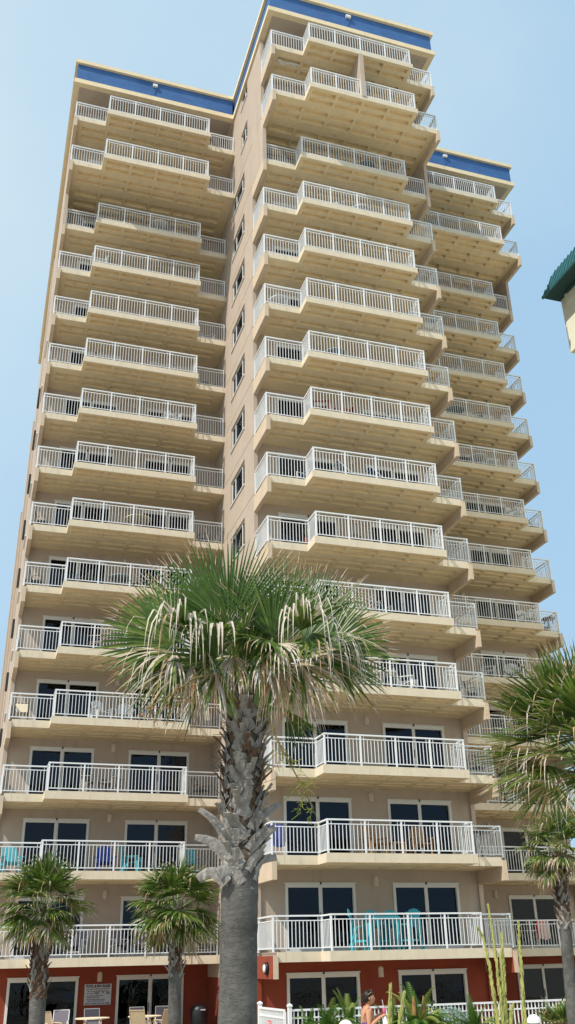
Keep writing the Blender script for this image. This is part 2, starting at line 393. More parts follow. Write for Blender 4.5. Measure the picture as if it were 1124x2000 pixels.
random.seed(4)
curt = {('centre', 3): ('full', 'full'), ('left', 3): ('full', 'full'), ('centre', 1): (None, 'full'), ('left', 4): (None, None), ('left', 2): (None, None),
        ('centre', 2): (None, 'half'), ('left', 5): ('half', 'right'), ('centre', 4): ('left', None), ('right', 3): ('full', 'half'), ('left', 0): (None, None), ('centre', 0): (None, 'right')}
groove_m = mat('groove_shadow_line', (.24, .18, .14), .9)
RAILS = {}
for wname, (X0, Y0) in WING.items():
    lb = wname != 'right'; rb = wname != 'left'
    slabs = {d: slab_mesh(d, lb, rb) for d in (False, True)}
    rails = {}
    lx = {'left': .05, 'centre': .1, 'right': .14}[wname]; rxx = {'left': 8.80, 'centre': 8.82, 'right': 8.82}[wname]
    rails['n'] = railing_mesh(lb, rb, lx=.05 if lb else .1, rx=8.82 if rb else 8.79)
    rails['13'] = railing_mesh(False, False, lx=.2 if lb else .1, rx=8.67 if rb else 8.79)
    rails['1'] = rails['n']
    if wname == 'centre': rails['14'] = railing_mesh(True, True, True)
    wall = MB(); wall2 = MB(); low = MB(); inn = MB()
    for k in range(0, 16):
        z = ZD[k]; zt = (ZD[k+1]-.3) if k < 15 else 43.78
        if k in (13,): zt = ZD[14]-.3
        yf = Y0-(1.7 if k >= 14 else 0); yw = yf+1.9
        M = redwall if k == 0 else stucco
        holes = [(dx, dx+DW, z+.01, z+.01+DH+.004) for dx in DX]
        tgt = low if k == 0 else (wall2 if k >= 14 else wall)
        if k == 0: holes = [(dx, dx+DW, z+.1, z+.1+DH+.004) for dx in DX]
        xa = .17 if lb else 0; xb = MW-.17 if rb else MW
        wall_panel(tgt, X0, yw, z, zt, holes, M, xa, xb)
        # dark room behind
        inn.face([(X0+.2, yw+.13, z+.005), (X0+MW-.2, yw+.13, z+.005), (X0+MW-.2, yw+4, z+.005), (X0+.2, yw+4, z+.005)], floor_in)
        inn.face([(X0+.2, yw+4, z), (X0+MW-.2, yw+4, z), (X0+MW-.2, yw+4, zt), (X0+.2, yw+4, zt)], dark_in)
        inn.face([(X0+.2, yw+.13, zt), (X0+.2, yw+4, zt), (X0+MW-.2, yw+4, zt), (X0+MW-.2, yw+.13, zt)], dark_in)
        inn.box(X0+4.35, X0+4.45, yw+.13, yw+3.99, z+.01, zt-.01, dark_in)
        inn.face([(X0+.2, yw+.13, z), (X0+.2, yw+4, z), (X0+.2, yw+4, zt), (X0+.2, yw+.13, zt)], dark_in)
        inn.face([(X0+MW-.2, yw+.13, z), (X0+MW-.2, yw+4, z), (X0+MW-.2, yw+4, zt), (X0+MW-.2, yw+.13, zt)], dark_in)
        cs = curt.get((wname, k)) or (random.choice([None, None, 'left', 'right', 'half', None]), random.choice([None, None, 'left', 'right', None]))
        for j, dx in enumerate(DX):
            zz = z+(.1 if k == 0 else .01)
            if k >= 14 and False: continue
            d = part('sliding_door', frame_me, (X0+dx, yw, zz))
            link('pane', pane_a, d); link('pane', pane_b, d)
            if cs[j]: link('blind' if cs[j] in ('full', 'half') else 'drape', blinds[cs[j]], d)
        part('wall_sconce', sconce_me, (X0+4.56, yw-.002, z+2.3))
        if k == 0: continue
        deep = k >= 14
        sm = slabs[deep]
        o = part('balcony', sm, (X0, yf, z))
        rk = '13' if k == 13 else ('14' if (k == 14 and wname == 'centre') else 'n')
        link('railing', rails[rk], o)
        for xx, on in ((0, lb), (MW-.17, rb)):
            if not on or (k == 1 and wname != 'centre'): continue
            bmb = MB()
            if k == 1:
                bmb.box(xx, xx+.17, -.16, -.14, -.78, -.1, bracket_m); bmb.box(xx+.001, xx+.169, -.14, 1.8, -.78, -.1, redwall)
            else: bmb.box(xx, xx+.17, -.16, 1.8, -.78, -.1, bracket_m)
            link('bracket', bmb.mesh('bracket'), o)
    part('front_wall', wall.mesh('front_wall')); part('front_wall', wall2.mesh('front_wall')); part('ground_floor_wall', low.mesh('ground_floor_wall')); part('interior', inn.mesh('interior'))
    # side walls
    sw = MB(); lowm = MB(); YB = Y0+26 if wname != 'centre' else Y0+20
    z0 = ZD[1]-.78; zA = ZD[13]-.78; zB = ZD[14]-.78
    wins = []
    for xx, on in ((0, lb), (MW-.17, rb)):
        if not on: continue
        left = xx == 0
        if left:
            if wname == 'centre':
                wins = [(35.25, 37.72, ZD[k]+1.28, ZD[k]+2.55) for k in range(1, 14)] + [(34.65, 35.9, ZD[k]+1.55, ZD[k]+2.85) for k in (14, 15)]
            else: wins = []
            # outer face with window holes
            ys = sorted({Y0+1.8, YB} | {c for h in wins for c in h[:2]})
            zs = sorted({z0, 43.78} | {c for h in wins for c in h[2:]})
            for a, b in zip(ys, ys[1:]):
                for c, d in zip(zs, zs[1:]):
                    if any(h[0] < (a+b)/2 < h[1] and h[2] < (c+d)/2 < h[3] for h in wins): continue
                    sw.face([(X0, b, c), (X0, a, c), (X0, a, d), (X0, b, d)], stucco)
            for a, b, c, d in wins:
                for p, q in (((a, c), (b, c)), ((b, c), (b, d)), ((b, d), (a, d)), ((a, d), (a, c))):
                    sw.face([(X0, p[0], p[1]), (X0, q[0], q[1]), (X0+.14, q[0], q[1]), (X0+.14, p[0], p[1])], stucco)
            # front end of the wall and inner face
            sw.face([(X0, Y0+1.8, z0), (X0+.17, Y0+1.8, z0), (X0+.17, Y0+1.8, zA), (X0, Y0+1.8, zA)], stucco)
            sw.face([(X0+.17, Y0+1.8, z0), (X0+.17, Y0+1.9, z0), (X0+.17, Y0+1.9, zA), (X0+.17, Y0+1.8, zA)], stucco)
            for k in range(1, 15):   # reveal line at every floor
                gy = Y0+1.8
                sw.box(X0-.004, X0+.0, gy, YB if wname != 'centre' else 41, ZD[k]+.06, ZD[k]+.085, groove_m)
        else:
            sw.box(X0+xx, X0+MW, Y0+1.8, YB, z0, 43.78, stucco)
        # wall flush forward beside level 13, and beside levels 14/15
        sw.box(X0+xx, X0+xx+.17, Y0-.16, Y0+1.8-.001, ZD[13]-.1, zB, stucco)
        sw.box(X0+xx, X0+xx+.17, Y0+.1, Y0+1.8-.001, zB+.002, 43.78, stucco)
        lowm.box(X0+xx+.0, X0+xx+.17, Y0+1.8, YB, ZD[0], z0-.002, redwall)
        if wname == 'centre': lowm.box(X0+xx+.003, X0+xx+.165, Y0+1.9, YB, z0-.001, ZD[1]-.1, redwall)
    part('side_wall', sw.mesh('side_wall')); part('ground_floor_wall', lowm.mesh('ground_floor_wall'))
    if wname == 'centre':
        for a, b, c, d in wins:
            wf = MB(); W = b-a; H = d-c; t = .07
            wf.box(0, .06, 0, W, 0, t, framew); wf.box(0, .06, 0, W, H-t, H, framew)
            wf.box(0, .06, 0, t, t, H-t, framew); wf.box(0, .06, W-t, W, t, H-t, framew)
            cuts = (.25, .75) if W > 2 else (.5,)
            for cc in cuts: wf.box(-.01, .055, W*cc-.04, W*cc+.04, t, H-t, framew)
            wf.box(-.13, .0, -.03, W+.03, -.05, .0, framew)
            o = part('window', wf.mesh('window'), (X0+.075, a, c))
            link('pane', MB().box(.02, .035, t, W-t, t, H-t, glass).mesh('pane'), o)
            link('blind', MB().box(.09, .10, 0, W, H*.55, H, drape).mesh('blind'), o)
    # rear core, roof
    rf = MB(); xo0 = {'left': -.22, 'centre': -.1, 'right': .0}[wname]; xo1 = {'left': -.0, 'centre': .4, 'right': .5}[wname]
    ZR = 43.78
    a, b = X0+xo0, X0+MW+xo1
    if wname == 'left': b = X0+MW-.101
    rf.box(a, b, Y0-1.72, YB+.2, ZR, ZR+.3, cream)
    rf.box(a+.12, b-(.12 if wname != 'left' else 0), Y0-1.6, YB, ZR+.3, 45.33, bluep)
    rf.box(a-.02, b+(.02 if wname != 'left' else -.002), Y0-1.74, YB+.22, 45.33, 45.57, cream)
    rf.box(a+.3, b-.3 if wname != 'left' else b-.01, Y0-1.42, Y0+1.0, ZR-.02, ZR-.001, stucco)
    ro = part('roof_parapet', rf.mesh('roof_parapet'))
    lm = MB().box(-.13, .13, -.12, .0, -.09, .09, framew).box(-.015, .015, -.03, 0, -.6, -.09, bluep)
    part('parapet_floodlight', lm.mesh('parapet_floodlight'), {'left': (4.9, 37.51, 45.0), 'centre': (13.9, 30.33, 45.0), 'right': (23.1, 37.51, 45.0)}[wname])

# fin wall between the two top balconies of the centre wing, chipped patch
part('fin_wall', MB().box(13.86, 14.07, 29.2, 32.1, ZD[14]-.1, ZD[15]-.3, stucco).mesh('fin_wall'))
ch = MB(); random.seed(9)
for i in range(16):
    x = 10.15+random.random()*.95; y = 30.7+random.random()*.18; s = .05+random.random()*.11
    n = 7; ch.face([(x+math.cos(2*math.pi*j/n)*s*random.uniform(.7, 1.5), y-math.sin(2*math.pi*j/n)*s*.5*random.uniform(.7, 1.2), ZD[15]-.304-i*.0004) for j in range(n)], whitep)
part('peeled_paint_patch', ch.mesh('peeled_paint_patch'))
# rear steps of the tower seen past the left edge
rr = MB()
for x, y0, zt in ((.62, 52, 43.9), (.52, 57, 33.5), (.42, 61, 28.5)):
    rr.box(x, 3, y0, y0+3, -2.7, zt, stucco)
part('rear_bay', rr.mesh('rear_bay'))
trim_a = MB().box(-.08, .0, 0, 1.7, 0, .08, framew).mesh('window_sill'); trim_b = MB().box(-.12, 0, 0, 1.2, 0, .7, iron).mesh('window_awning')
for k in range(1, 12):
    part('window_sill', trim_a, (.679, 43.2, ZD[k]+1.2)); part('window_awning', trim_b, (.679, 49, ZD[k]+1.1))

# ------------------------------------------------------------ neighbouring building
nb = tag(empty('neighbour_building', (30, 30, -2.7)), 'cream building with a green standing seam metal roof cut off by the right edge', 'building')
NO = Vector((30, 30, -2.7))
b = MB(); XW = 31.2
b.box(XW, 43, 8, 39.3, 33.0, 37.1, creamwall); b.box(XW-.12, XW+.4, 30, 38.75, 36.2, 37.098, creamwall)
b.box(XW+3.4, 43, 8, 38.5, -2.7, 33.0, creamwall)
link('wall', b.mesh('wall'), nb, -NO)
rfm = MB(); ez = 37.1; x0, x1, y0, y1 = 30, 44, 7, 39.4; ri = .6; rh = 1.5
P = [(x0, y0, ez), (x1, y0, ez), (x1, y1, ez), (x0, y1, ez)]; Q = [(x0+ri, y0+ri, ez+rh), (x1-ri, y0+ri, ez+rh), (x1-ri, y1-ri, ez+rh), (x0+ri, y1-ri, ez+rh)]
T = [(x0+4, y0+5, ez+2.4), (x1-4, y0+5, ez+2.4), (x1-4, y1-5, ez+2.4), (x0+4, y1-5, ez+2.4)]
for i in range(4):
    j = (i+1) % 4; rfm.face([P[i], P[j], Q[j], Q[i]], greenroof); rfm.face([Q[i], Q[j], T[j], T[i]], greenroof)
rfm.face(T, greenroof); rfm.box(x0, x1, y0, y1, ez-.16, ez-.002, soffit_g); rfm.box(x0+.9, XW, y0+1, y1-1, ez-.30, ez-.16, soffit_g)
yy = y0+.2
while yy < y1:
    t = min(1, min(yy-y0, y1-yy)/ri); rfm.bar((x0-.02, yy, ez), (x0+ri*t-.02, yy, ez+rh*t), .05, .09, greenroof); yy += .36
xx = x0+.3
while xx < x1:
    t = min(1, min(xx-x0, x1-xx)/ri); rfm.bar((xx, y1+.02, ez), (xx, y1-ri*t+.02, ez+rh*t), .05, .09, greenroof); xx += .36
rfm.box(x0-.08, x0+.02, y0, y1+.05, ez-.2, ez-.02, greenroof)
link('roof', rfm.mesh('roof'), nb, -NO)


# ------------------------------------------------------------ palms
RTH = Vector((math.cos(YAW), -math.sin(YAW), 0)); TOW = Vector((-math.sin(YAW), -math.cos(YAW), 0)); ZV = Vector((0, 0, 1))
def cr(r, u, t): return RTH*r + ZV*u + TOW*t
def fan(mb, H, A, N, n, spread, L, droop=.25, dry=.1, hinge=.0, pale=.4, yellow=.2, width=1.0, rnd=random, seg=7, gr=None):
    """one costapalmate leaf blade: n folded segments round the hub H, free and drooping towards their tips"""
    G = gr or (frond_g, frond_y, frond_t, frond_w)
    A = A.normalized(); N = (N-A*N.dot(A)).normalized(); S = A.cross(N)
    da = 2*spread/n
    for i in range(n):
        ang = -spread+da*(i+.5)+rnd.uniform(-.25, .25)*da
        ln = L*(.72+.28*math.cos(ang*.55))*rnd.uniform(.88, 1.08)
        d = (A*math.cos(ang)+S*math.sin(ang)+N*(.10-.16*(ang/max(spread, .1))**2+rnd.uniform(-.05, .05))).normalized()
        lat = N.cross(d).normalized(); nn = d.cross(lat).normalized()
        isdry = rnd.random() < dry; hg = rnd.random() < hinge; tb = rnd.uniform(.16, .58); tw = rnd.uniform(-.6, .6)
        yl = rnd.random() < yellow; tipdry = rnd.random() < (.7 if L > .74 else .42)
        base = G[2 if rnd.random() > pale else 3] if isdry else (G[1] if yl else G[0]); tipm = G[2 if rnd.random() > pale else 3]
        p = Vector(H); dd = d.copy(); st = ln/seg; wm = min(.042*L, L*da*.30)*width; rows = []
        dr = droop*rnd.uniform(.6, 1.6)
        if hg: ln *= rnd.uniform(.72, 1.25); wf = .55
        else: wf = 1
        if isdry: dr = max(dr*2.0, .9)*rnd.uniform(.8, 1.5); tw *= 1.5
        for k in range(seg+1):
            t = k/seg
            if t < .42: w = max(.006, wm*(t/.42)**.8*1.0+.004)
            else: w = wm*(.6 if isdry else 1)*max(.07, max(0, 1-(t-.42)/.58)**.8)
            f = .35 if t < .5 else .5
            a = tw*max(0, t-.45); la = lat*math.cos(a)+nn*math.sin(a)
            w *= wf if t > tb else 1; rows.append((p-la*w, p-nn*w*f, p+la*w)); p = p+dd*st
            g = dr*st/L*(.4+2.6*t*t)
            if hg and t > tb: g = 1.5 if t < tb+.22 else 1.2
            dd = (dd+Vector((0, 0, -1))*g).normalized()
            lat2 = lat-dd*lat.dot(dd)
            if lat2.length > .1: lat = lat2.normalized(); nn = dd.cross(lat).normalized()*(1 if dd.cross(lat).dot(nn) >= 0 else -1)
        i0 = len(mb.v)
        for r_ in rows: mb.v += [tuple(q) for q in r_]
        for k in range(seg):
            t = k/seg; M = base
            if not isdry:
                if hg and t > tb-.05: M = tipm
                elif tipdry and t > .74: M = tipm
            mi = mb.mi(M); a = i0+3*k
            mb.f += [(a, a+1, a+4, a+3), (a+1, a+2, a+5, a+4)]; mb.m += [mi, mi]
def petiole(mb, p0, p1, sag, r0, r1, M=None):
    p0, p1 = Vector(p0), Vector(p1); mid = (p0+p1)/2+Vector((0, 0, sag)); pts = []
    for k in range(7):
        t = k/6; pts.append(p0*(1-t)**2+mid*2*t*(1-t)+p1*t*t)
    mb.tube(pts, [r0+(r1-r0)*k/6 for k in range(7)], 5, M or petiole_m)
def boot(mb, c, rad, ang, z, ln, side, w0, M, out=.55, split=False):
    """stub of a cut leaf stalk: a strap wrapped on the trunk that leans sideways and out"""
    rows = []; n = 7; curl = random.uniform(-.12, .16)
    def P(t):
        a = ang+side*ln*.62*min(t, .75)/rad*.8; er = Vector((math.cos(a), math.sin(a), 0))
        return Vector(c(z))+er*(rad+.012+ln*out*max(0, t-.35)**1.5*1.2)+ZV*(ln*.8*t+curl*ln*max(0, t-.5))
    for k in range(n+1):
        t = k/n; p = P(t); d = (P(t+.05)-P(t-.05)).normalized(); er = Vector((p.x-c(z).x, p.y-c(z).y, 0)).normalized()
        la = d.cross(er).normalized(); nrm = la.cross(d).normalized()
        if nrm.dot(er) < 0: nrm = -nrm
        w = w0*(1-.52*t**.8)*(1.18 if k == n else 1); th = .016*(1-.3*t); cup = w*.16
        rows.append([p-la*w/2-nrm*cup*.6, p+nrm*th*.7, p+la*w/2-nrm*cup*.6, p-nrm*th*.9])
    i0 = len(mb.v); mi = mb.mi(M)
    for r_ in rows: mb.v += [tuple(q) for q in r_]
    for k in range(n):
        for j in range(4):
            a = i0+4*k+j; b = i0+4*k+(j+1) % 4; mb.f.append((a, b, b+4, a+4)); mb.m.append(mi)
    mb.f.append(tuple(i0+4*n+j for j in (0, 1, 2, 3))); mb.m.append(mi)

def trunk_mesh(c, zs, rs, M, n=20):
    mb = MB(); mb.tube([c(z) for z in zs], rs, n, M); return mb.mesh('trunk', True)

# --- the big palm in front
random.seed(21)
PY = 9.4
pb, pm, pt = at(464, 2000, PY), at(469, 1720, PY), at(479, 1395, PY)
def cax(z):
    if z < pb.z: t = 0; return Vector((pb.x+(z-pb.z)*.0, PY, z))
    if z < pm.z: t = (z-pb.z)/(pm.z-pb.z); return Vector((pb.x+(pm.x-pb.x)*t, PY, z))
    t = (z-pm.z)/(pt.z-pm.z); return Vector((pm.x+(pt.x-pm.x)*t, PY, z))
palm = tag(empty('palm_tree', (pb.x, PY, gz(PY))), 'big foreground palm with a thick grey trunk, criss-cross leaf stubs and ragged tan-tipped crown', 'palm tree')
PO = Vector((pb.x, PY, gz(PY)))
def pl(name, mb, smooth=False, root=palm, org=PO): return link(name, mb.mesh(name, smooth), root, -org)
zs = [gz(PY)-.1+i*(pm.z+.12-gz(PY)+.1)/46 for i in range(47)]
tm = MB(); tm.tube([cax(z) for z in zs], [.178+.012*math.exp(-(z-gz(PY))*2)+random.uniform(-.004, .004)for z in zs], 28, trunk_m)
pl('trunk', tm, True)
ub = MB(); zz = [pm.z+.05+i*(pt.z+.1-pm.z)/24 for i in range(25)]
ub.tube([cax(z) for z in zz], [.17+.02*math.sin(i)*.5-.03*max(0, (i-18)/6) for i in range(25)], 16, core_m)
pl('fibrous_core', ub, True)
# stubs: bigger and wider apart low down, small and dense near the crown
levels = []
z = pm.z-.04; i = 0
while z < pt.z+.02:
    f = (z-pm.z)/(pt.z-pm.z); nst = 6 if f < .3 else 8
    for j in range(nst):
        ang = 2*math.pi*(j+.5*(i % 2))/nst+random.uniform(-.2, .2)+.3
        ln = random.uniform(.26, .40) if f < .35 else random.uniform(.20, .36)
        sd = (1 if (i+j) % 2 else -1)*random.uniform(.5, 1.2)
        levels.append((ang, z+random.uniform(-.03, .03), ln, sd, (.15 if f < .35 else .115)*random.uniform(.7, 1.2), f))
    z += .10 if f < .35 else .07; i += 1
for ang, z, ln, sd, w0, f in levels:
    bmb = MB(); boot(bmb, cax, .168, ang, z, ln, sd, w0, boot_m if random.random() > .05+.22*f else boot_b, out=random.uniform(.15, .75))
    pl('leaf_stub', bmb)
# three big stubs the photo shows at the bottom of the stub zone: (pixel base, pixel tip)
def stub(p0, p1, tw, w0, w1, sag):
    mb = MB(); a = at(*p0, PY)+TOW*.17; b = at(*p1, PY)+TOW*tw; rows = []; n = 8
    for k in range(n+1):
        t = k/n; p = a.lerp(b, t)+ZV*sag*math.sin(math.pi*t); d = ((b-a)+ZV*sag*math.pi*math.cos(math.pi*t)).normalized()
        w = (w0+(w1-w0)*t**.8); la = d.cross(TOW).normalized(); nn = la.cross(d).normalized()
        if nn.dot(TOW) < 0: nn = -nn
        rows.append([p-la*w/2, p-la*w*.25+nn*w*.08, p+la*w*.25+nn*w*.10, p+la*w/2, p-nn*.03])
    i0 = len(mb.v)
    for r_ in rows: mb.v += [tuple(q) for q in r_]
    mi = mb.mi(boot_m)
    for k in range(n):
        for j in range(5):
            q = i0+5*k+j; r_ = i0+5*k+(j+1) % 5; mb.f.append((q, r_, r_+5, q+5)); mb.m.append(mi)
    mb.f.append(tuple(i0+5*n+j for j in range(5))); mb.m.append(mb.mi(cushion)); mb.f.append(tuple(i0+4-j for j in range(5))); mb.m.append(mi)
    pl('leaf_stub', mb)
stub((468, 1700), (382, 1636), .05, .20, .055, .07); stub((462, 1690), (538, 1618), .12, .17, .06, .03)
stub((480, 1700), (540, 1675), -.02, .13, .06, .03); stub((445, 1728), (388, 1718), .05, .13, .08, .08)
stub((430, 1712), (490, 1708), .10, .15, .09, .05); stub((455, 1655), (390, 1582), .05, .12, .05, .05)
stub((475, 1640), (505, 1588), .12, .10, .06, .0); stub((455, 1660), (425, 1612), .12, .11, .05, .02); stub((500, 1610), (550, 1570), .0, .11, .05, .02)

fb = MB()
for k in range(150):
    z = random.uniform(pm.z+.25, pt.z+.1); a = random.uniform(0, 6.283); r_ = .185; p = cax(z)+Vector((math.cos(a)*r_, math.sin(a)*r_, 0))
    d = Vector((math.cos(a)*.5+random.uniform(-.6, .6), math.sin(a)*.5+random.uniform(-.6, .6), random.uniform(-.8, .9))).normalized()*random.uniform(.08, .2)
    fb.bar(p, p+d, .010, .004, boot_b if random.random() < .6 else boot_m, w2=.003)
fbo = pl('loose_fibre', fb); fbo['kind'] = 'stuff'
C0 = pt+ZV*.0
# (hub px, hub py, toward, axis(r,u,t), normal(r,u,t), segments, spread deg, L, droop, dry, hinge, pale, yellow)
BIG = [
 ((476, 1330), .10, (.05, 1, .05), (0, -.1, 1), 22, 32, .78, .05, .0, .0, .5, .3),
 ((495, 1300), .05, (.25, 1, .1), (.1, -.1, 1), 22, 36, .75, .08, .0, .0, .5, .1),
 ((455, 1290), .18, (-.15, -.5, .5), (0, .6, 1), 26, 75, .58, 1.0, .85, .1, .6, .3),
 ((505, 1295), .22, (.15, -.5, .5), (0, .6, 1), 26, 75, .62, 1.0, .85, .1, .7, .3),
 ((545, 1275), .32, (.3, -.4, .7), (0, .7, .8), 28, 75, .70, 1.0, .7, .3, .8, .3),
 ((345, 1285), .2, (-.5, -.3, .5), (0, .6, .8), 28, 70, .70, 1.0, .6, .3, .7, .3),
 ((450, 1228), .05, (.0, 1, .05), (.05, -.15, 1), 50, 72, 1.08, .03, .0, .02, .5, .0),
 ((405, 1225), -.30, (-.55, .9, -.1), (0, .1, 1), 30, 40, 1.08, .07, .03, .0, .3, .1),
 ((340, 1262), .10, (-1, .18, .1), (.15, .15, 1), 44, 85, .82, .20, .03, .05, .4, .25),
 ((350, 1240), -.25, (-.85, .6, -.1), (0, .2, 1), 30, 45, .95, .14, .05, .0, .3, .3),
 ((366, 1250), .22, (-.1, .1, .75), (-.1, .85, .5), 16, 34, 1.05, .5, .0, .97, .95, .1),
 ((428, 1255), .30, (.0, .0, .8), (0, .9, .4), 8, 40, .75, .5, .0, .9, .9, .2),
 ((425, 1300), .25, (-.3, .35, .5), (.1, -.1, 1), 40, 85, .62, .25, .0, .2, .6, .2),
 ((395, 1265), .22, (-.35, .1, .8), (-.2, .3, 1), 36, 100, .70, .6, .1, .35, .6, .2),
 ((534, 1262), .30, (.02, 1, .15), (0, -.1, 1), 38, 55, .80, .08, .0, .10, .7, .05),
 ((522, 1268), .34, (-.2, -.3, .7), (0, .3, 1), 30, 90, .60, .6, .2, .4, .6, .4),
 ((592, 1252), -.10, (.75, .70, -.1), (-.1, .1, 1), 42, 50, 1.05, .14, .05, .05, .4, .35),
 ((560, 1232), -.35, (.35, .95, 0), (0, .1, 1), 34, 42, 1.02, .10, .04, .0, .4, .3),
 ((640, 1265), .05, (1, .05, .05), (-.1, .1, 1), 44, 80, .78, .28, .04, .12, .4, .15),
 ((588, 1245), .25, (.15, .1, .8), (.1, .9, .4), 18, 34, 1.12, .5, .05, .95, .85, .3),
 ((610, 1250), .25, (.7, -.3, .5), (.1, .8, .5), 28, 65, .92, .6, .3, .7, .8, .3),
 ((585, 1305), .22, (.4, -.7, .4), (0, .5, 1), 34, 60, .80, .8, .85, .1, .5, .3),
 ((605, 1285), .10, (.75, -.4, .2), (.1, .5, 1), 34, 65, .74, .8, .7, .2, .5, .3),
 ((650, 1280), -.20, (.9, -.2, -.2), (.1, .4, 1), 30, 60, .80, .6, .4, .2, .4, .3),
 ((480, 1290), -.30, (.0, .8, -.5), (0, .5, .8), 36, 95, .95, .2, .05, .1, .4, .2),
 ((355, 1300), -.05, (-.85, -.25, 0), (.1, .5, 1), 34, 65, .78, .7, .3, .2, .4, .4),
 ((378, 1310), .22, (-.5, -.6, .4), (-.1, .5, 1), 34, 60, .72, .8, .8, .2, .6, .3),
 ((425, 1325), .22, (-.3, -.6, .4), (0, .5, 1), 28, 60, .62, .9, .9, .0, .4, .3),
 ((540, 1325), .20, (.35, -.6, .4), (0, .5, 1), 28, 60, .66, .9, .9, .0, .4, .3),
 ((395, 1330), -.15, (-.55, -.6, -.1), (0, .4, 1), 28, 60, .60, .8, .9, .0, .5, .3),
 ((575, 1330), -.15, (.6, -.6, -.1), (0, .4, 1), 28, 60, .62, .8, .85, .0, .5, .3),
 ((562, 1385), -.10, (.5, -.9, .0), (0, .2, 1), 18, 35, .45, .2, .2, .0, .4, .3),
 ((478, 1255), .15, (.1, .3, .7), (0, .5, 1), 30, 100, .55, .5, .1, .2, .4, .4),
 ((500, 1240), -.70, (.3, .8, -.8), (0, .6, -.4), 32, 80, .95, .2, .1, .1, .4, .2),
 ((420, 1270), -.80, (-.6, .4, -.9), (0, .8, -.3), 32, 80, .95, .3, .2, .2, .4, .2),
 ((560, 1290), -.85, (.6, .1, -.9), (0, .9, -.3), 30, 80, .95, .4, .3, .2, .4, .2),
]
for (hx, hy), tw, A, N, n, sp, L, dr, dry, hg, pale, yl in BIG:
    H = at(hx, hy, PY)+TOW*tw; mb = MB()
    base = C0+cr(max(-.1, min(.1, (hx-479)*.0016)), -.08 if hy < 1300 else -.02, .08*(1 if tw > 0 else -1))
    petiole(mb, base, H, .10 if abs(hx-479) > 60 else .0, .026, .011, petiole_m if dry < .8 else boot_b)
    fan(mb, H, cr(*A), cr(*N), n, R(sp), L*1.03, dr, dry, hg, pale, yl)
    pl('frond', mb)
# the dead flower stalks arching out of the crown
def spray(mb, pts, seed, n, ln, M, ms, spread=1):
    rnd = random.Random(seed); pts = [Vector(p) for p in pts]
    mb.tube(pts, [.017*(1-.75*k/(len(pts)-1)) for k in range(len(pts))], 6, M)
    for k in range(n):
        t = rnd.uniform(.45, 1)*(len(pts)-1); i = min(int(t), len(pts)-2); p = pts[i].lerp(pts[i+1], t-i)
        d = Vector((rnd.uniform(-1, 1), rnd.uniform(-1, 1), rnd.uniform(-1.1, .1))).normalized(); q = [p]; L = ln*rnd.uniform(.5, 1)
        for j in range(5): q.append(q[-1]+d*L/5); d = (d+Vector((rnd.uniform(-.3, .3), rnd.uniform(-.3, .3), -.35))).normalized()
        mb.tube(q, [.0045, .004, .0035, .003, .0025, .002], 3, M)
        for j in range(5):
            a = q[rnd.randint(1, 5)]; e = a+Vector((rnd.uniform(-1, 1), rnd.uniform(-1, 1), rnd.uniform(-1, .2)))*.06*spread
            mb.bar(a, e, .004, .004, ms)
s1 = MB(); spray(s1, [at(478, 1390, PY)+TOW*.1, at(430, 1335, PY)+TOW*.4, at(390, 1350, PY)+TOW*.5, at(345, 1385, PY)+TOW*.55, at(300, 1412, PY)+TOW*.55], 3, 16, .28, twig_m, seed_m); pl('flower_stalk', s1)
s2 = MB(); spray(s2, [at(500, 1385, PY)+TOW*.1, at(520, 1400, PY)+TOW*.3, at(545, 1465, PY)+TOW*.4, at(580, 1530, PY)+TOW*.42, at(612, 1590, PY)+TOW*.4], 5, 17, .34, twig_m, leaf_lt, 1.3); pl('flower_stalk', s2)

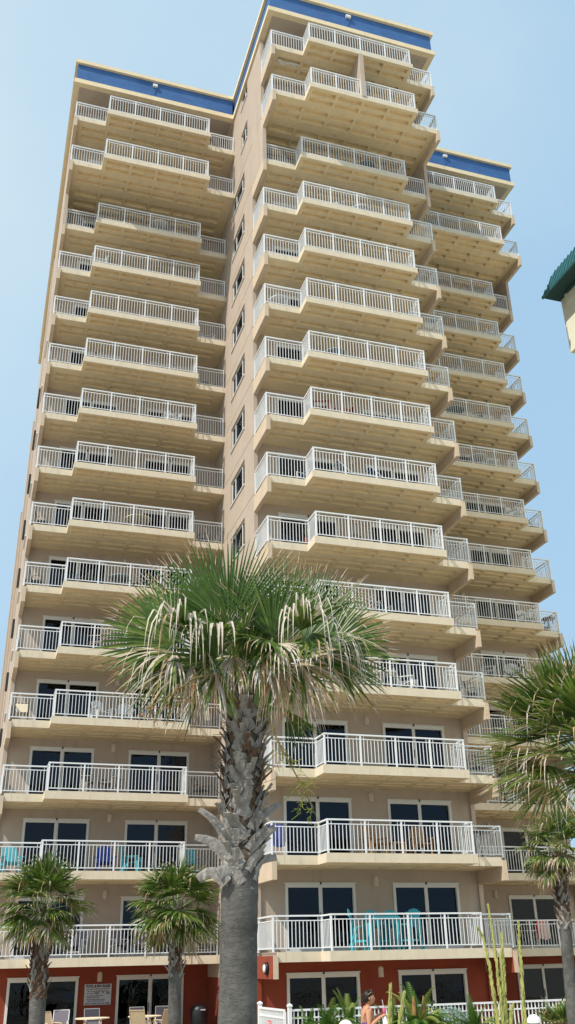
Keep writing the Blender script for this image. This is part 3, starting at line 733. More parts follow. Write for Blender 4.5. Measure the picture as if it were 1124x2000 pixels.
# --- the other palms
def small_palm(label, top, base, sc, seed, nf, dry=.12, dk=1.0, bw=1.45, bn=32, tr=.15, boots=1.4, lowdry=.5, hub=.5, zoff=0, el0=82, el1=-48, Lf=.72, group='smaller palms in front of the tower'):
    rnd = random.Random(seed); random.seed(seed); top, base = Vector(top), Vector(base)
    root = tag(empty('palm_tree', base), label, 'palm tree', group)
    def ax(z): t = (z-base.z)/(top.z-base.z); return base.lerp(top, t)
    def P(name, mb, smooth=False): return link(name, mb.mesh(name, smooth), root, -base)
    zs = [base.z-.1+i*(top.z-boots*.8-base.z+.1)/24 for i in range(25)]
    mb = MB(); mb.tube([ax(z) for z in zs], [tr*(1.0+.25*math.exp(-(z-base.z)*1.5)+rnd.uniform(-.03, .03)) for z in zs], 14, trunk_m); P('trunk', mb, True)
    mb = MB(); zz = [top.z-boots*.85+i*boots*.87/10 for i in range(11)]
    mb.tube([ax(z) for z in zz], [tr*(1.05-.25*i/10) for i in range(11)], 12, core_m)
    z = top.z-boots; i = 0
    while z < top.z-.06:
        for j in range(6):
            boot(mb, ax, tr*1.0, 2*math.pi*(j+.5*(i % 2))/6+rnd.uniform(-.2, .2), z, rnd.uniform(.2, .32), rnd.choice((-1, 1)), .085, boot_m if rnd.random() > .45 else boot_b, out=rnd.uniform(.2, .6))
        z += .1; i += 1
    P('leaf_stubs', mb, False)
    for k in range(nf):
        f = (k+.5)/nf; el = R(el0+(el1-el0)*f**.85+rnd.uniform(-8, 8)); az = k*2.39996+rnd.uniform(-.3, .3)
        A = Vector((math.cos(az)*math.cos(el), math.sin(az)*math.cos(el), math.sin(el)))
        hl = sc*hub*rnd.uniform(.8, 1.15)*(1.15 if f > .3 else .95)
        H = top+A*hl+ZV*(.15*sc)*(1-f); mb = MB()
        petiole(mb, top-ZV*.05+A*.03, H, .06, .016*sc, .009*sc)
        N = A.cross(Vector((-math.sin(az), math.cos(az), 0))); N = -N if N.z < 0 else N
        N = (N+Vector((rnd.uniform(-.35, .35), rnd.uniform(-.35, .35), 0))).normalized()
        A2 = (A+Vector((0, 0, -.25*f))).normalized()
        old = f > .72
        fan(mb, H, A2, N, bn, R(rnd.uniform(75, 95)), Lf*sc*rnd.uniform(.88, 1.08), .7*dk+.4*f*dk, (lowdry if old else dry*.4), .3 if old else .1, .4, .45+.2*f, width=bw, rnd=rnd, seg=6)
        P('frond', mb)
    return root
p2 = at(82, 1778, 20); small_palm('small shaggy tan-tipped palm, leftmost, in front of the lowest left balconies', p2, (at(79, 1995, 20).x, 20, gz(20)), 0.82, 5, 36, tr=.145, boots=1.5, lowdry=.35)
p3 = at(344, 1778, 20); small_palm('small full green palm between the leftmost palm and the big trunk', p3, (at(344, 1995, 20).x, 20, gz(20)), 0.86, 12, 38, dry=.05, tr=.125, boots=1.2, lowdry=.12)
p4 = at(1092, 1668, 20); small_palm('slender palm with a small ragged crown, right, below the larger crown', p4, (at(1116, 1995, 20).x, 20, gz(20)), 0.86, 31, 28, dry=.25, tr=.13, boots=1.6, lowdry=.5)
p5 = at(1146, 1480, 11.5); small_palm('large palm crown spiking in from the right edge with long green and tan leaf tips', p5, (at(1168, 1990, 11.5).x, 11.5, gz(11.5)), 1.12, 44, 42, dk=.25, bw=1.1, bn=40, dry=.2, tr=.15, boots=1.7, lowdry=.22, hub=.55, Lf=.88, el0=85, el1=-28)

# ------------------------------------------------------------ cycads and shrubs by the pool fence
def cycad(label, pos, sc, seed, nf=34, cone=0, yellow=.15, name='sago_palm', up=.9):
    rnd = random.Random(seed); pos = Vector(pos); root = tag(empty(name, pos), label, 'shrub', 'low plants along the pool fence')
    mb = MB(); mb.tube([(0, 0, 0), (0, 0, .4*sc), (0, 0, .66*sc)], [.14*sc, .16*sc, .1*sc], 10, boot_b); link('trunk', mb.mesh('trunk', True), root)
    mb = MB()
    for k in range(nf):
        f = (k+.5)/nf; az = k*2.39996; el = R(82-70*f+rnd.uniform(-14, 14)); L = sc*rnd.uniform(.6, 1.12)*.92
        d = Vector((math.cos(az)*math.cos(el), math.sin(az)*math.cos(el), math.sin(el))); p = Vector((0, 0, .66*sc)); side = Vector((-math.sin(az), math.cos(az), 0))
        n = 26; pts = [p]; M = cyc_y if rnd.random() < yellow else cyc_g
        for j in range(n):
            p = p+d*L/n; d = (d+Vector((0, 0, -.085*(1+f)))).normalized(); pts.append(p)
            if j > 2:
                up_ = side.cross(d).normalized(); ll = .13*sc*math.sin(math.pi*(j/n)**.8*.93)+.02
                for s_ in (-1, 1):
                    q = p+side*s_*ll*.9+d*ll*.45+up_*ll*.3
                    w = d*.008*sc*2.1; mb.face([p-w, p+w, q], M)
        mb.tube(pts[::4]+[pts[-1]], .006*sc, 3, cyc_y)
    link('crown', mb.mesh('crown'), root)
    for c in range(cone):
        mb = MB(); x = (c-.5*(cone-1))*.22
        mb.tube([(x, -.1, .7*sc), (x, -.12, 1.0*sc), (x*1.05, -.12, 1.25*sc), (x*1.1, -.12, 1.38*sc)], [.035, .05, .04, .008], 8, cone_m); link('cone', mb.mesh('cone', True), root)
    return root
def plant_at(px, py, y, drop, **k): p = at(px, py, y); return (p.x, y, p.z-drop)
G0 = gz(21)
def cy(px, y): p = at(px, 1980, y); return (p.x, y, gz(y))
cycad('dense dark green sago palm left of the woman, with browning older leaves', cy(640, 21), 1.08, 1, 150, yellow=.25)
cycad('bright green sago palm just behind the woman', cy(680, 21.6), 1.12, 2, 130, yellow=.3)
cycad('large sago palm with two brown cones right of the woman', cy(815, 21), 1.18, 3, 160, cone=2, yellow=.4)
cycad('low dark green sago palm between the coned palm and the tall seed stalks', cy(925, 21), 1.0, 4, 140, yellow=.08)
cycad('low sago palm with olive leaves behind the tall grass stalks', cy(985, 22), 0.95, 14, 110, yellow=.2)
cycad('low brownish green sago palm just right of the pool gate', cy(605, 21.3), .95, 21, 120, yellow=.35)
cycad('small sago palm filling in right behind the thin leaning seed stalk', cy(768, 21.5), 1.02, 22, 120, yellow=.3)
cycad('olive sago palm at the right flank of the coned sago palm', cy(855, 21.4), 1.0, 23, 120, yellow=.45)
# young fan palm at the right
random.seed(8); rnd = random.Random(8); q = Vector(cy(1092, 21)); root = tag(empty('young_fan_palm', q), 'young spiky fan palm with yellowing leaves in front of the fence at the right', 'shrub', 'low plants along the pool fence')
for k in range(16):
    az = k*2.4; el = R(80-6*k+rnd.uniform(-6, 6)); A = Vector((math.cos(az)*math.cos(el), math.sin(az)*math.cos(el), math.sin(el))); mb = MB(); H = Vector((0, 0, .75))+A*.35
    petiole(mb, (0, 0, .6), H, .04, .012, .008); S_ = Vector((-math.sin(az), math.cos(az), 0)); N = S_.cross(A)
    fan(mb, H, A, N, 20, R(85), .48, .3, .2 if k > 5 else 0, .1, .3, .6, rnd=rnd, seg=5); link('frond', mb.mesh('frond'), root)
mb = MB(); mb.tube([(0, 0, 0), (0, 0, .4), (0, 0, .75)], [.12, .11, .08], 10, boot_b); link('trunk', mb.mesh('trunk', True), root)
# rounded grey-green bush and globe
def bush(label, pos, r, M, seed):
    rnd = random.Random(seed); root = tag(empty('bush', pos), label, 'shrub', 'low plants along the pool fence'); mb = MB()
    for k in range(1500):
        a = rnd.uniform(0, 6.283); b_ = math.acos(rnd.uniform(-.2, 1)); rr = r*rnd.uniform(.75, 1.02)
        p = Vector((math.sin(b_)*math.cos(a)*rr, math.sin(b_)*math.sin(a)*rr, math.cos(b_)*rr*.9+r*.5)); d = Vector((rnd.uniform(-1, 1), rnd.uniform(-1, 1), rnd.uniform(-.3, 1))).normalized()*.07; s_ = Vector((rnd.uniform(-1, 1), rnd.uniform(-1, 1), rnd.uniform(-1, 1))).normalized()*.02
        mb.face([p-s_, p+s_, p+d], M)
    link('leaves', mb.mesh('leaves'), root)
    mb = MB(); mb.tube([(0, 0, 0), (0, 0, r*.8)], [.04, .02], 6, boot_b); link('stem', mb.mesh('stem'), root); return root
pale_leaf = mat('grey_green_leaf', (.28, .38, .34), .6, .3, noise=(8, .3), trans=.2)
q = at(880, 1983, 23); bush('rounded pale grey-green bush between two sago palms', (q.x, 23, q.z-.55), .52, pale_leaf, 6)

# sea oats close to the camera
def oat(i, pts, label):
    rnd = random.Random(i); P3 = [at(px, py, 6.2) for px, py in pts]
    foot = Vector((P3[0].x, 6.2, gz(6.2))); root = tag(empty('grass_stalk', foot), label, 'grass stalk', 'tall seed stalks in the right foreground')
    mb = MB(); allp = [foot]+P3; mb.tube([p-foot for p in allp], [.007]*(len(allp)-1)+[.003], 5, oat_m); link('stem', mb.mesh('stem'), root)
    mb = MB(); tot = len(P3)-1; n = 64
    for k in range(n):
        t = k/n*tot; j = min(int(t), tot-1); p = P3[j].lerp(P3[j+1], t-j)-foot; u = (P3[j+1]-P3[j]).normalized()
        f = k/n; s_ = .062*(1-.62*f)*rnd.uniform(.7, 1.2)
        for c in range(2):
            a = rnd.uniform(0, 6.283); o = Vector((math.cos(a), math.sin(a), 0)); d = (u+o*.24).normalized()
            mb.tube([p, p+d*s_*.5+o*.005, p+d*s_], [.002, .0055*(1-.4*f), .0006], 4, oat_m, cap=False)
    link('seed_head', mb.mesh('seed_head', True), root)
OATS = [([(978, 2010), (972, 1930), (962, 1860), (950, 1800), (938, 1820-0)][:4]+[(938, 1815)][:0], 'leftmost long seed stalk of the right clump, bending outwards'),]
oat(1, [(975, 2010), (966, 1950), (957, 1890), (944, 1830), (935, 1815)], 'leftmost seed stalk of the tall clump, curving out to the left')
oat(2, [(985, 2010), (978, 1950), (970, 1880), (961, 1810), (954, 1768)], 'tallest yellow-green seed stalk of the clump by the balcony rail corner')
oat(3, [(990, 2010), (986, 1950), (984, 1890), (982, 1850), (980, 1826)], 'straight thick seed stalk in the middle of the clump')
oat(4, [(980, 2010), (983, 1960), (981, 1910), (978, 1870), (983, 1845)], 'short seed stalk crossing the middle of the clump')
oat(5, [(996, 2010), (998, 1990), (1000, 1975), (1002, 1965)], 'shortest seed stalk at the foot of the clump')
oat(6, [(1027, 2010), (1022, 1950), (1019, 1890), (1015, 1840), (1013, 1803)], 'separate yellow-green seed stalk right of the clump, beside the globe light')
oat(7, [(762, 2010), (762, 1980), (763, 1950), (763, 1925)], 'thin upright seed stalk just right of the woman')
oat(8, [(781, 2010), (783, 1985), (787, 1960), (790, 1940)], 'thin leaning seed stalk in front of the coned sago palm')

# ------------------------------------------------------------ pool fence
def fence(label, a, b, h, npan, name='pool_fence', posts=(0,)):
    a, b = Vector(a), Vector(b); root = tag(empty(name, a), label, 'fence'); d = b-a; L = d.length; u = d/L
    for i in range(npan):
        mb = MB(); p = u*(L*i/npan); q = u*(L*(i+1)/npan); X = ZV
        for z_, w_ in ((h-.03, .06), (h-.22, .04), (.14, .04)): mb.bar(p+X*z_+u*.04, q+X*z_-u*.04, w_, .05 if w_ > .05 else .04, white)
        n = int((q-p).length/.115)
        for k in range(1, n): mb.bar(p+u*(k*(q-p).length/n)+X*.05, p+u*(k*(q-p).length/n)+X*(h-.05), .026, .026, white, side=tuple(u))
        link('fence_panel', mb.mesh('fence_panel'), root)
    for i in range(npan+1):
        p = u*(L*i/npan); mb = MB()
        if i: mb.bar(p, p+ZV*(h-.06), .06, .06, white, side=tuple(u)); link('fence_post', mb.mesh('fence_post'), root); continue
        mb.bar(p, p+ZV*(h+.06), .10, .10, white, side=tuple(u)); mb.bar(p+ZV*(h+.06), p+ZV*(h+.10), .13, .13, white, side=tuple(u)); mb.bar(p+ZV*(h+.10), p+ZV*(h+.14), .13, .13, white, side=tuple(u), w2=.02, t2=.02)
        link('fence_post', mb.mesh('fence_post'), root)
    return root
fa = at(566, 1963, 27.5); fh = fa.z-gz(27.5)-.10
f0 = at(508, 1961, 29.8)
fence('white picket pool fence running along the ground floor behind the low plants', (fa.x, 27.5, gz(27.5)), (fa.x+15, 27.5, gz(27.5)), fh, 7)
f2 = fence('short white picket gate with notices, turning back towards the building corner', (f0.x, 29.8, gz(29.8)), (fa.x-.12, 27.56, gz(27.5)), fh, 1, 'pool_gate')
# notices on the gate
gd = (Vector((fa.x-.12, 27.56, 0))-Vector((f0.x, 29.8, 0))); gu = gd.normalized(); gl = gd.length; gn = Vector((gu.y, -gu.x, 0)); gn = gn if gn.y < 0 else -gn
rzg = math.atan2(gu.y, gu.x)
def text(body, size, M, parent, loc, rot, bold=.0, name='lettering', width=None):
    c = bpy.data.curves.new(name, 'FONT'); c.body = body; c.size = size; c.offset = bold; c.extrude = .002; c.align_x = 'CENTER'; c.align_y = 'CENTER'; c.materials.append(M)
    o = bpy.data.objects.new(name, c); COL.objects.link(o); o.parent = parent; o.location = loc; o.rotation_euler = rot
    bpy.context.view_layer.update(); dg = bpy.context.evaluated_depsgraph_get()
    me = bpy.data.meshes.new_from_object(o.evaluated_get(dg)); wd = o.dimensions.x; bpy.data.objects.remove(o)
    me.materials.clear(); me.materials.append(M); o = link(name, me, parent, loc); o.rotation_euler = rot
    if width and wd > 0: o.scale.x = width/wd
    return o
def gate_sign(t, label, red, w_=.34, h_=.6):
    p = Vector((f0.x, 29.8, 0))+gu*gl*t+gn*.035; root = tag(empty('gate_sign', (p.x, p.y, gz(29)+fh-.62), rzg), label, 'sign', 'notices on the pool gate')
    link('panel', MB().box(-w_/2, w_/2, -.006, .006, -h_/2, h_/2, signw if not red else whitep).mesh('panel'), root)
    if red: link('header', MB().box(-w_/2, w_/2, -.010, -.0065, h_/2-.13, h_/2-.0, signr).mesh('header'), root); text('NOTICE', .09, whitep, root, (0, -.012, h_/2-.065), (R(90), 0, 0))
    ln = MB()
    for r_ in range(7 if red else 4): ln.box(-w_*.40, w_*(.40 if r_ % 2 else .3), -.009, -.0065, h_/2-.20-r_*.055, h_/2-.185-r_*.055, signk)
    link('small_print', ln.mesh('small_print'), root)
gate_sign(.45, 'white notice with a red header hung on the pool gate', True); gate_sign(.80, 'plain white notice nearest the gate post', False, .30, .5)

# globe bollard lights
def bollard(px, py, y, label):
    p = at(px, py, y); top = p.z; g0 = gz(y); root = tag(empty('bollard_light', (p.x, y, g0)), label, 'garden light', 'white globe bollard lights'); H = top-g0
    mb = MB(); mb.tube([(0, 0, 0), (0, 0, H-.30)], [.10, .10], 16, whitep); link('post', mb.mesh('post', True), root)
    mb = MB(); mb.tube([(0, 0, H-.30), (0, 0, H-.20)], [.095, .095], 16, glass_top); link('lens', mb.mesh('lens', True), root)
    mb = MB(); pts = []; rs = []
    for k in range(8): a = math.pi/2*k/7; pts.append((0, 0, H-.2+.14*math.sin(a))); rs.append(max(.004, .14*math.cos(a)))
    mb.tube([(0, 0, H-.21)]+pts, [.14]+rs, 18, globe_m); link('dome_cap', mb.mesh('dome_cap', True), root)
bollard(675, 1984, 18, 'white domed bollard light in front of the left sago palm, beside the woman'); bollard(1041, 1974, 18, 'white domed bollard light right of the tall seed stalks')

# ------------------------------------------------------------ pool rules sign on the red wall
sx, sz = 5.19, -1.03; sy = 41.02-.045
sg = tag(empty('pool_sign', (sx, sy, sz)), 'white POOL & SPA RULES sign on the red wall between two glass doors', 'sign')
link('panel', MB().box(-.52, .52, -.01, .02, -.36, .36, signw).mesh('panel'), sg)
text('POOL & SPA RULES', .12, signk, sg, (0, -.013, .285), (R(90), 0, 0), .005, width=.92); text('POOL HOURS 8am TO 10PM', .07, signk, sg, (0, -.013, -.31), (R(90), 0, 0), .002, width=.92)
text('NO   Y   RS', .115, signk, sg, (.16, -.013, .045), (R(90), 0, 0), .003, width=.58)
ln = MB(); rnd = random.Random(2)
for z_, x0_, x1_ in ((.19, -.44, .42), (.115, -.40, .38), (.035, -.42, -.17), (-.045, -.42, .22), (-.10, -.40, .05), (-.17, -.42, .28), (-.225, -.38, .26)):
    x = x0_
    while x < x1_: w_ = rnd.uniform(.03, .10); ln.box(x, min(x+w_, x1_), -.0125, -.0105, z_-.012, z_+.012, signk); x += w_+.02
link('small_print', ln.mesh('small_print'), sg)

# round black light fitting on the orange bracket face
rl = tag(empty('round_wall_light', (9.55, 32.45, -.22)), 'round black rimmed wall light on the orange bracket at the corner of the centre wing', 'wall light')
mb = MB(); mb.tube([(0, 0, 0), (-.07, 0, 0), (-.10, 0, 0)], [.19, .19, .15], 20, black); link('rim', mb.mesh('rim', True), rl)
mb = MB(); mb.tube([(-.101, 0, 0), (-.135, 0, 0), (-.15, 0, 0)], [.13, .11, .03], 16, globe_m); link('lens', mb.mesh('lens', True), rl)

# ------------------------------------------------------------ furniture
def ML(name, mb, root, smooth=False): return link(name, mb.mesh(name, smooth), root)
def adirondack(M, sh=.36, name='adirondack_chair', bh=.60):
    root = empty(name); s = MB(); rk = .10
    for k in range(6): s.box(-.28, .28, -.30+k*.095, -.30+k*.095+.08, sh+.06-k*.016, sh+.085-k*.016, M)
    ML('seat', s, root); s = MB()
    for k in range(6):
        x = -.26+k*.088; hgt = bh+.12*math.cos((k-2.5)*.55)
        s.bar((x+.04, .24, sh-.02), (x+.04+(k-2.5)*.014, .24+hgt*.32, sh+hgt), .078, .02, M, side=(0, 1, 0))
    s.bar((-.28, .38, sh+.36), (.28, .38, sh+.36), .06, .025, M); ML('backrest', s, root)
    for x in (-1, 1):
        ML('armrest', MB().box(x*.35-.065, x*.35+.065, -.36, .36, sh+.235, sh+.26, M), root)
        ML('leg', MB().box(x*.31-.02, x*.31+.02, -.33, -.22, 0, sh+.235, M), root); ML('leg', MB().bar((x*.31, .1, sh+.0), (x*.31, .42, 0), .04, .10, M).box(x*.33-.02, x*.33+.02, .26, .33, .0, sh+.235, M), root)
        if sh > .5: ML('stretcher', MB().box(x*.31-.015, x*.31+.015, -.3, .3, .25, .31, M), root)
    if sh > .5: ML('footrest', MB().box(-.3, .3, -.34, -.26, .26, .30, M), root)
    return root
def sling(FM, SM, hb=.95):
    root = empty('sling_chair'); s = MB()
    for x in (-.27, .27):
        s.tube([(x, .34, 0), (x, .18, .30), (x, -.26, .60), (x, -.28, .58), (x, -.30, 0)], .016, 6, FM)
        s.tube([(x, -.28, .42), (x, .16, .38), (x, .22, .46), (x, .42, hb)], .015, 6, FM); s.tube([(x, -.26, .62), (x, .30, .62)], .02, 6, FM)
    s.tube([(-.27, .42, hb), (.27, .42, hb)], .015, 6, FM); s.tube([(-.27, -.30, .2), (.27, -.30, .2)], .012, 6, FM); ML('frame', s, root)
    s = MB(); prof_ = [(-.27, .425), (.0, .385), (.16, .375), (.225, .45), (.32, .69), (.415, hb-.01)]
    for (a, b_), (c, d_) in zip(prof_, prof_[1:]): s.face([(-.26, a, b_), (.26, a, b_), (.26, c, d_), (-.26, c, d_)], SM)
    ML('sling', s, root); return root
def iron_chair():
    root = empty('iron_chair'); s = MB()
    for x in (-.24, .24):
        s.tube([(x, -.24, 0), (x, -.24, .66), (x, .05, .68), (x, .22, .62)], .013, 5, iron); s.tube([(x, .34, 0), (x, .20, .42), (x*.9, .32, .95)], .014, 5, iron)
    ML('frame', s, root); s = MB()
    for k in range(7): x = -.2+k*.066; s.tube([(x, .21, .46), (x, .27, .7), (x*.7, .33, .95+.05*math.cos(x*6))], .007, 4, iron)
    s.tube([(-.22, .32, .95), (0, .335, 1.02), (.22, .32, .95)], .012, 5, iron); ML('backrest', s, root)
    ML('seat', MB().box(-.24, .24, -.24, .22, .42, .47, slingt if random.random() < 0 else iron), root); return root
def round_table(TM, FM, h=.72, r=.5, name='round_table'):
    root = empty(name); s = MB(); s.tube([(0, 0, h-.03), (0, 0, h)], [r, r], 24, TM); ML('tabletop', s, root); s = MB()
    for k in range(4): a = math.pi/4+k*math.pi/2; s.tube([(math.cos(a)*r*.75, math.sin(a)*r*.75, 0), (math.cos(a)*r*.35, math.sin(a)*r*.35, h*.5), (math.cos(a)*r*.7, math.sin(a)*r*.7, h-.03)], .016, 5, FM)
    ML('leg_frame', s, root); return root
def square_table(M, h=.75, r=.4):
    root = empty('side_table'); s = MB()
    for k in range(5): s.box(-r, r, -r+k*2*r/5+.006, -r+(k+1)*2*r/5-.006, h-.03, h, M)
    ML('tabletop', s, root)
    for x in (-1, 1):
        for y in (-1, 1): ML('leg', MB().box(x*r*.85-.025, x*r*.85+.025, y*r*.85-.025, y*r*.85+.025, 0, h-.03, M), root)
    return root
def strap_lounger(SM):
    root = empty('strap_lounger'); s = MB()
    P_ = [(-.9, .34), (.25, .34), (.85, .85)]
    for y in (-.28, .28):
        s.tube([(x, y, z_) for x, z_ in P_], .018, 6, whitep)
        for x in (-.8, .15): s.tube([(x, y, .34), (x, y, 0)], .016, 5, whitep)
    ML('frame', s, root); s = MB()
    for k in range(12): x = -.86+k*.095; s.box(x, x+.055, -.28, .28, .335, .35, SM)
    for k in range(8): t = (k+.5)/8; s.bar((.25+.6*t, -.28, .35+.51*t), (.25+.6*t, .28, .35+.51*t), .055, .012, SM, side=(0, 0, 1))
    ML('straps', s, root); return root
def strap_chair(SM):
    root = empty('strap_chair'); s = MB()
    for x in (-.28, .28): s.tube([(x, .28, 0), (x, -.28, .0), (x, -.30, .62), (x, .2, .62)], .018, 6, whitep); s.tube([(x, -.28, .42), (x, .2, .38), (x, .42, 1.0)], .018, 6, whitep)
    s.tube([(-.28, .42, 1.0), (.28, .42, 1.0)], .018, 6, whitep); ML('frame', s, root); s = MB()
    for k in range(6): y = -.24+k*.075; s.box(-.28, .28, y, y+.05, .40, .412, SM)
    for k in range(7): t = (k+.4)/7.3; s.bar((-.28, .2+.22*t, .38+.62*t), (.28, .2+.22*t, .38+.62*t), .05, .012, SM, side=(0, 0, 1))
    ML('straps', s, root); return root
def wicker_pot():
    root = empty('potted_plant'); s = MB(); s.tube([(0, 0, 0), (0, 0, .2), (0, 0, .4)], [.15, .2, .19], 14, redw); ML('pot', s, root, True); s = MB(); rnd = random.Random(1)
    for k in range(26): a = rnd.uniform(0, 6.28); s.bar((0, 0, .38), (math.cos(a)*.28, math.sin(a)*.28, .38+rnd.uniform(.2, .7)), .03, .006, cyc_g, w2=.004)
    ML('leaves', s, root); return root
def towel(M, stripe):
    root = empty('beach_towel'); s = MB()
    for k in range(8):
        x0_, x1_ = -.3+k*.075, -.3+(k+1)*.075; m_ = M if k % 2 else stripe
        s.box(x0_, x1_, -.045, -.038, .35+.03*math.sin(k), 1.10, m_); s.box(x0_, x1_, .038, .045, .6, 1.10, m_); s.box(x0_, x1_, -.045, .045, 1.107, 1.114, m_)
    ML('cloth', s, root); return root
PROTO = {}
BUILD = {'tq': lambda: adirondack(turq), 'bar': lambda: adirondack(turq, .70, 'bar_chair', .46), 'ry': lambda: adirondack(royal), 'wd': lambda: adirondack(wood), 'wh': lambda: adirondack(whitep), 'gr': lambda: adirondack(greyw, .42),
 'mauve': lambda: sling(whitep, slingg), 'tan': lambda: sling(slingt, slingt), 'blues': lambda: sling(whitep, slingb), 'cream': lambda: sling(iron, cushion), 'iron': iron_chair, 'rt': lambda: round_table(glass_top, iron), 'rtw': lambda: round_table(whitep, whitep),
 'btab': lambda: square_table(turq, 1.0, .42), 'st': lambda: square_table(wood, .45, .25), 'bistro': lambda: round_table(iron, iron, 1.0, .35, 'bistro_table'), 'lg': lambda: strap_lounger(slingb), 'sc': lambda: strap_chair(slingb),
 'rw': lambda: adirondack(redw, .42), 'pot': wicker_pot, 'tow': lambda: towel(whitep, signr), 'tow2': lambda: towel(slingg, royal), 'rtt': lambda: round_table(cushion, slingt, .72, .6)}
CAT = {'rt': 'table', 'rtw': 'table', 'btab': 'table', 'st': 'table', 'bistro': 'table', 'rtt': 'table', 'lg': 'lounger', 'pot': 'potted plant', 'tow': 'towel', 'tow2': 'towel'}
ORD = ['ground floor', 'lowest', 'second', 'third', 'fourth', 'fifth', 'sixth', 'seventh', 'eighth', 'ninth', 'tenth', 'eleventh', 'twelfth', 'thirteenth', 'fourteenth', 'topmost']
def xfor(px, y, z):
    lo, hi = -40, 60
    for _ in range(50):
        mi_ = (lo+hi)/2; P_ = Vector((mi_, y, z)); u = 562+FPX*P_.dot(RT)/P_.dot(F)
        if u < px: lo = mi_
        else: hi = mi_
    return lo
def put(kind, wing, k, px, dy, rz, look, group=None, dz=0):
    Y = WING[wing][1]-(1.7 if k >= 14 else 0)+dy; z = ZD[k]+.002+dz; x = xfor(px, Y, z+.45)
    where = 'on the ground-floor patio' if k == 0 else '%s wing %s balcony up' % (wing, ORD[k])
    lab = '%s, %s' % (look.rstrip(','), where) if k else '%s %s' % (look, where); cat = CAT.get(kind, 'chair'); group = group or {'chair': 'balcony chairs', 'table': 'balcony tables', 'lounger': 'balcony loungers', 'towel': 'towels', 'potted plant': 'balcony plants'}[cat]
    if kind not in PROTO:
        o = BUILD[kind](); PROTO[kind] = o; o.location = (x, Y, z); o.rotation_euler = (0, 0, R(rz)); tag(o, lab, cat, group)
    else: dup(PROTO[kind], (x, Y, z), R(rz), lab, group)
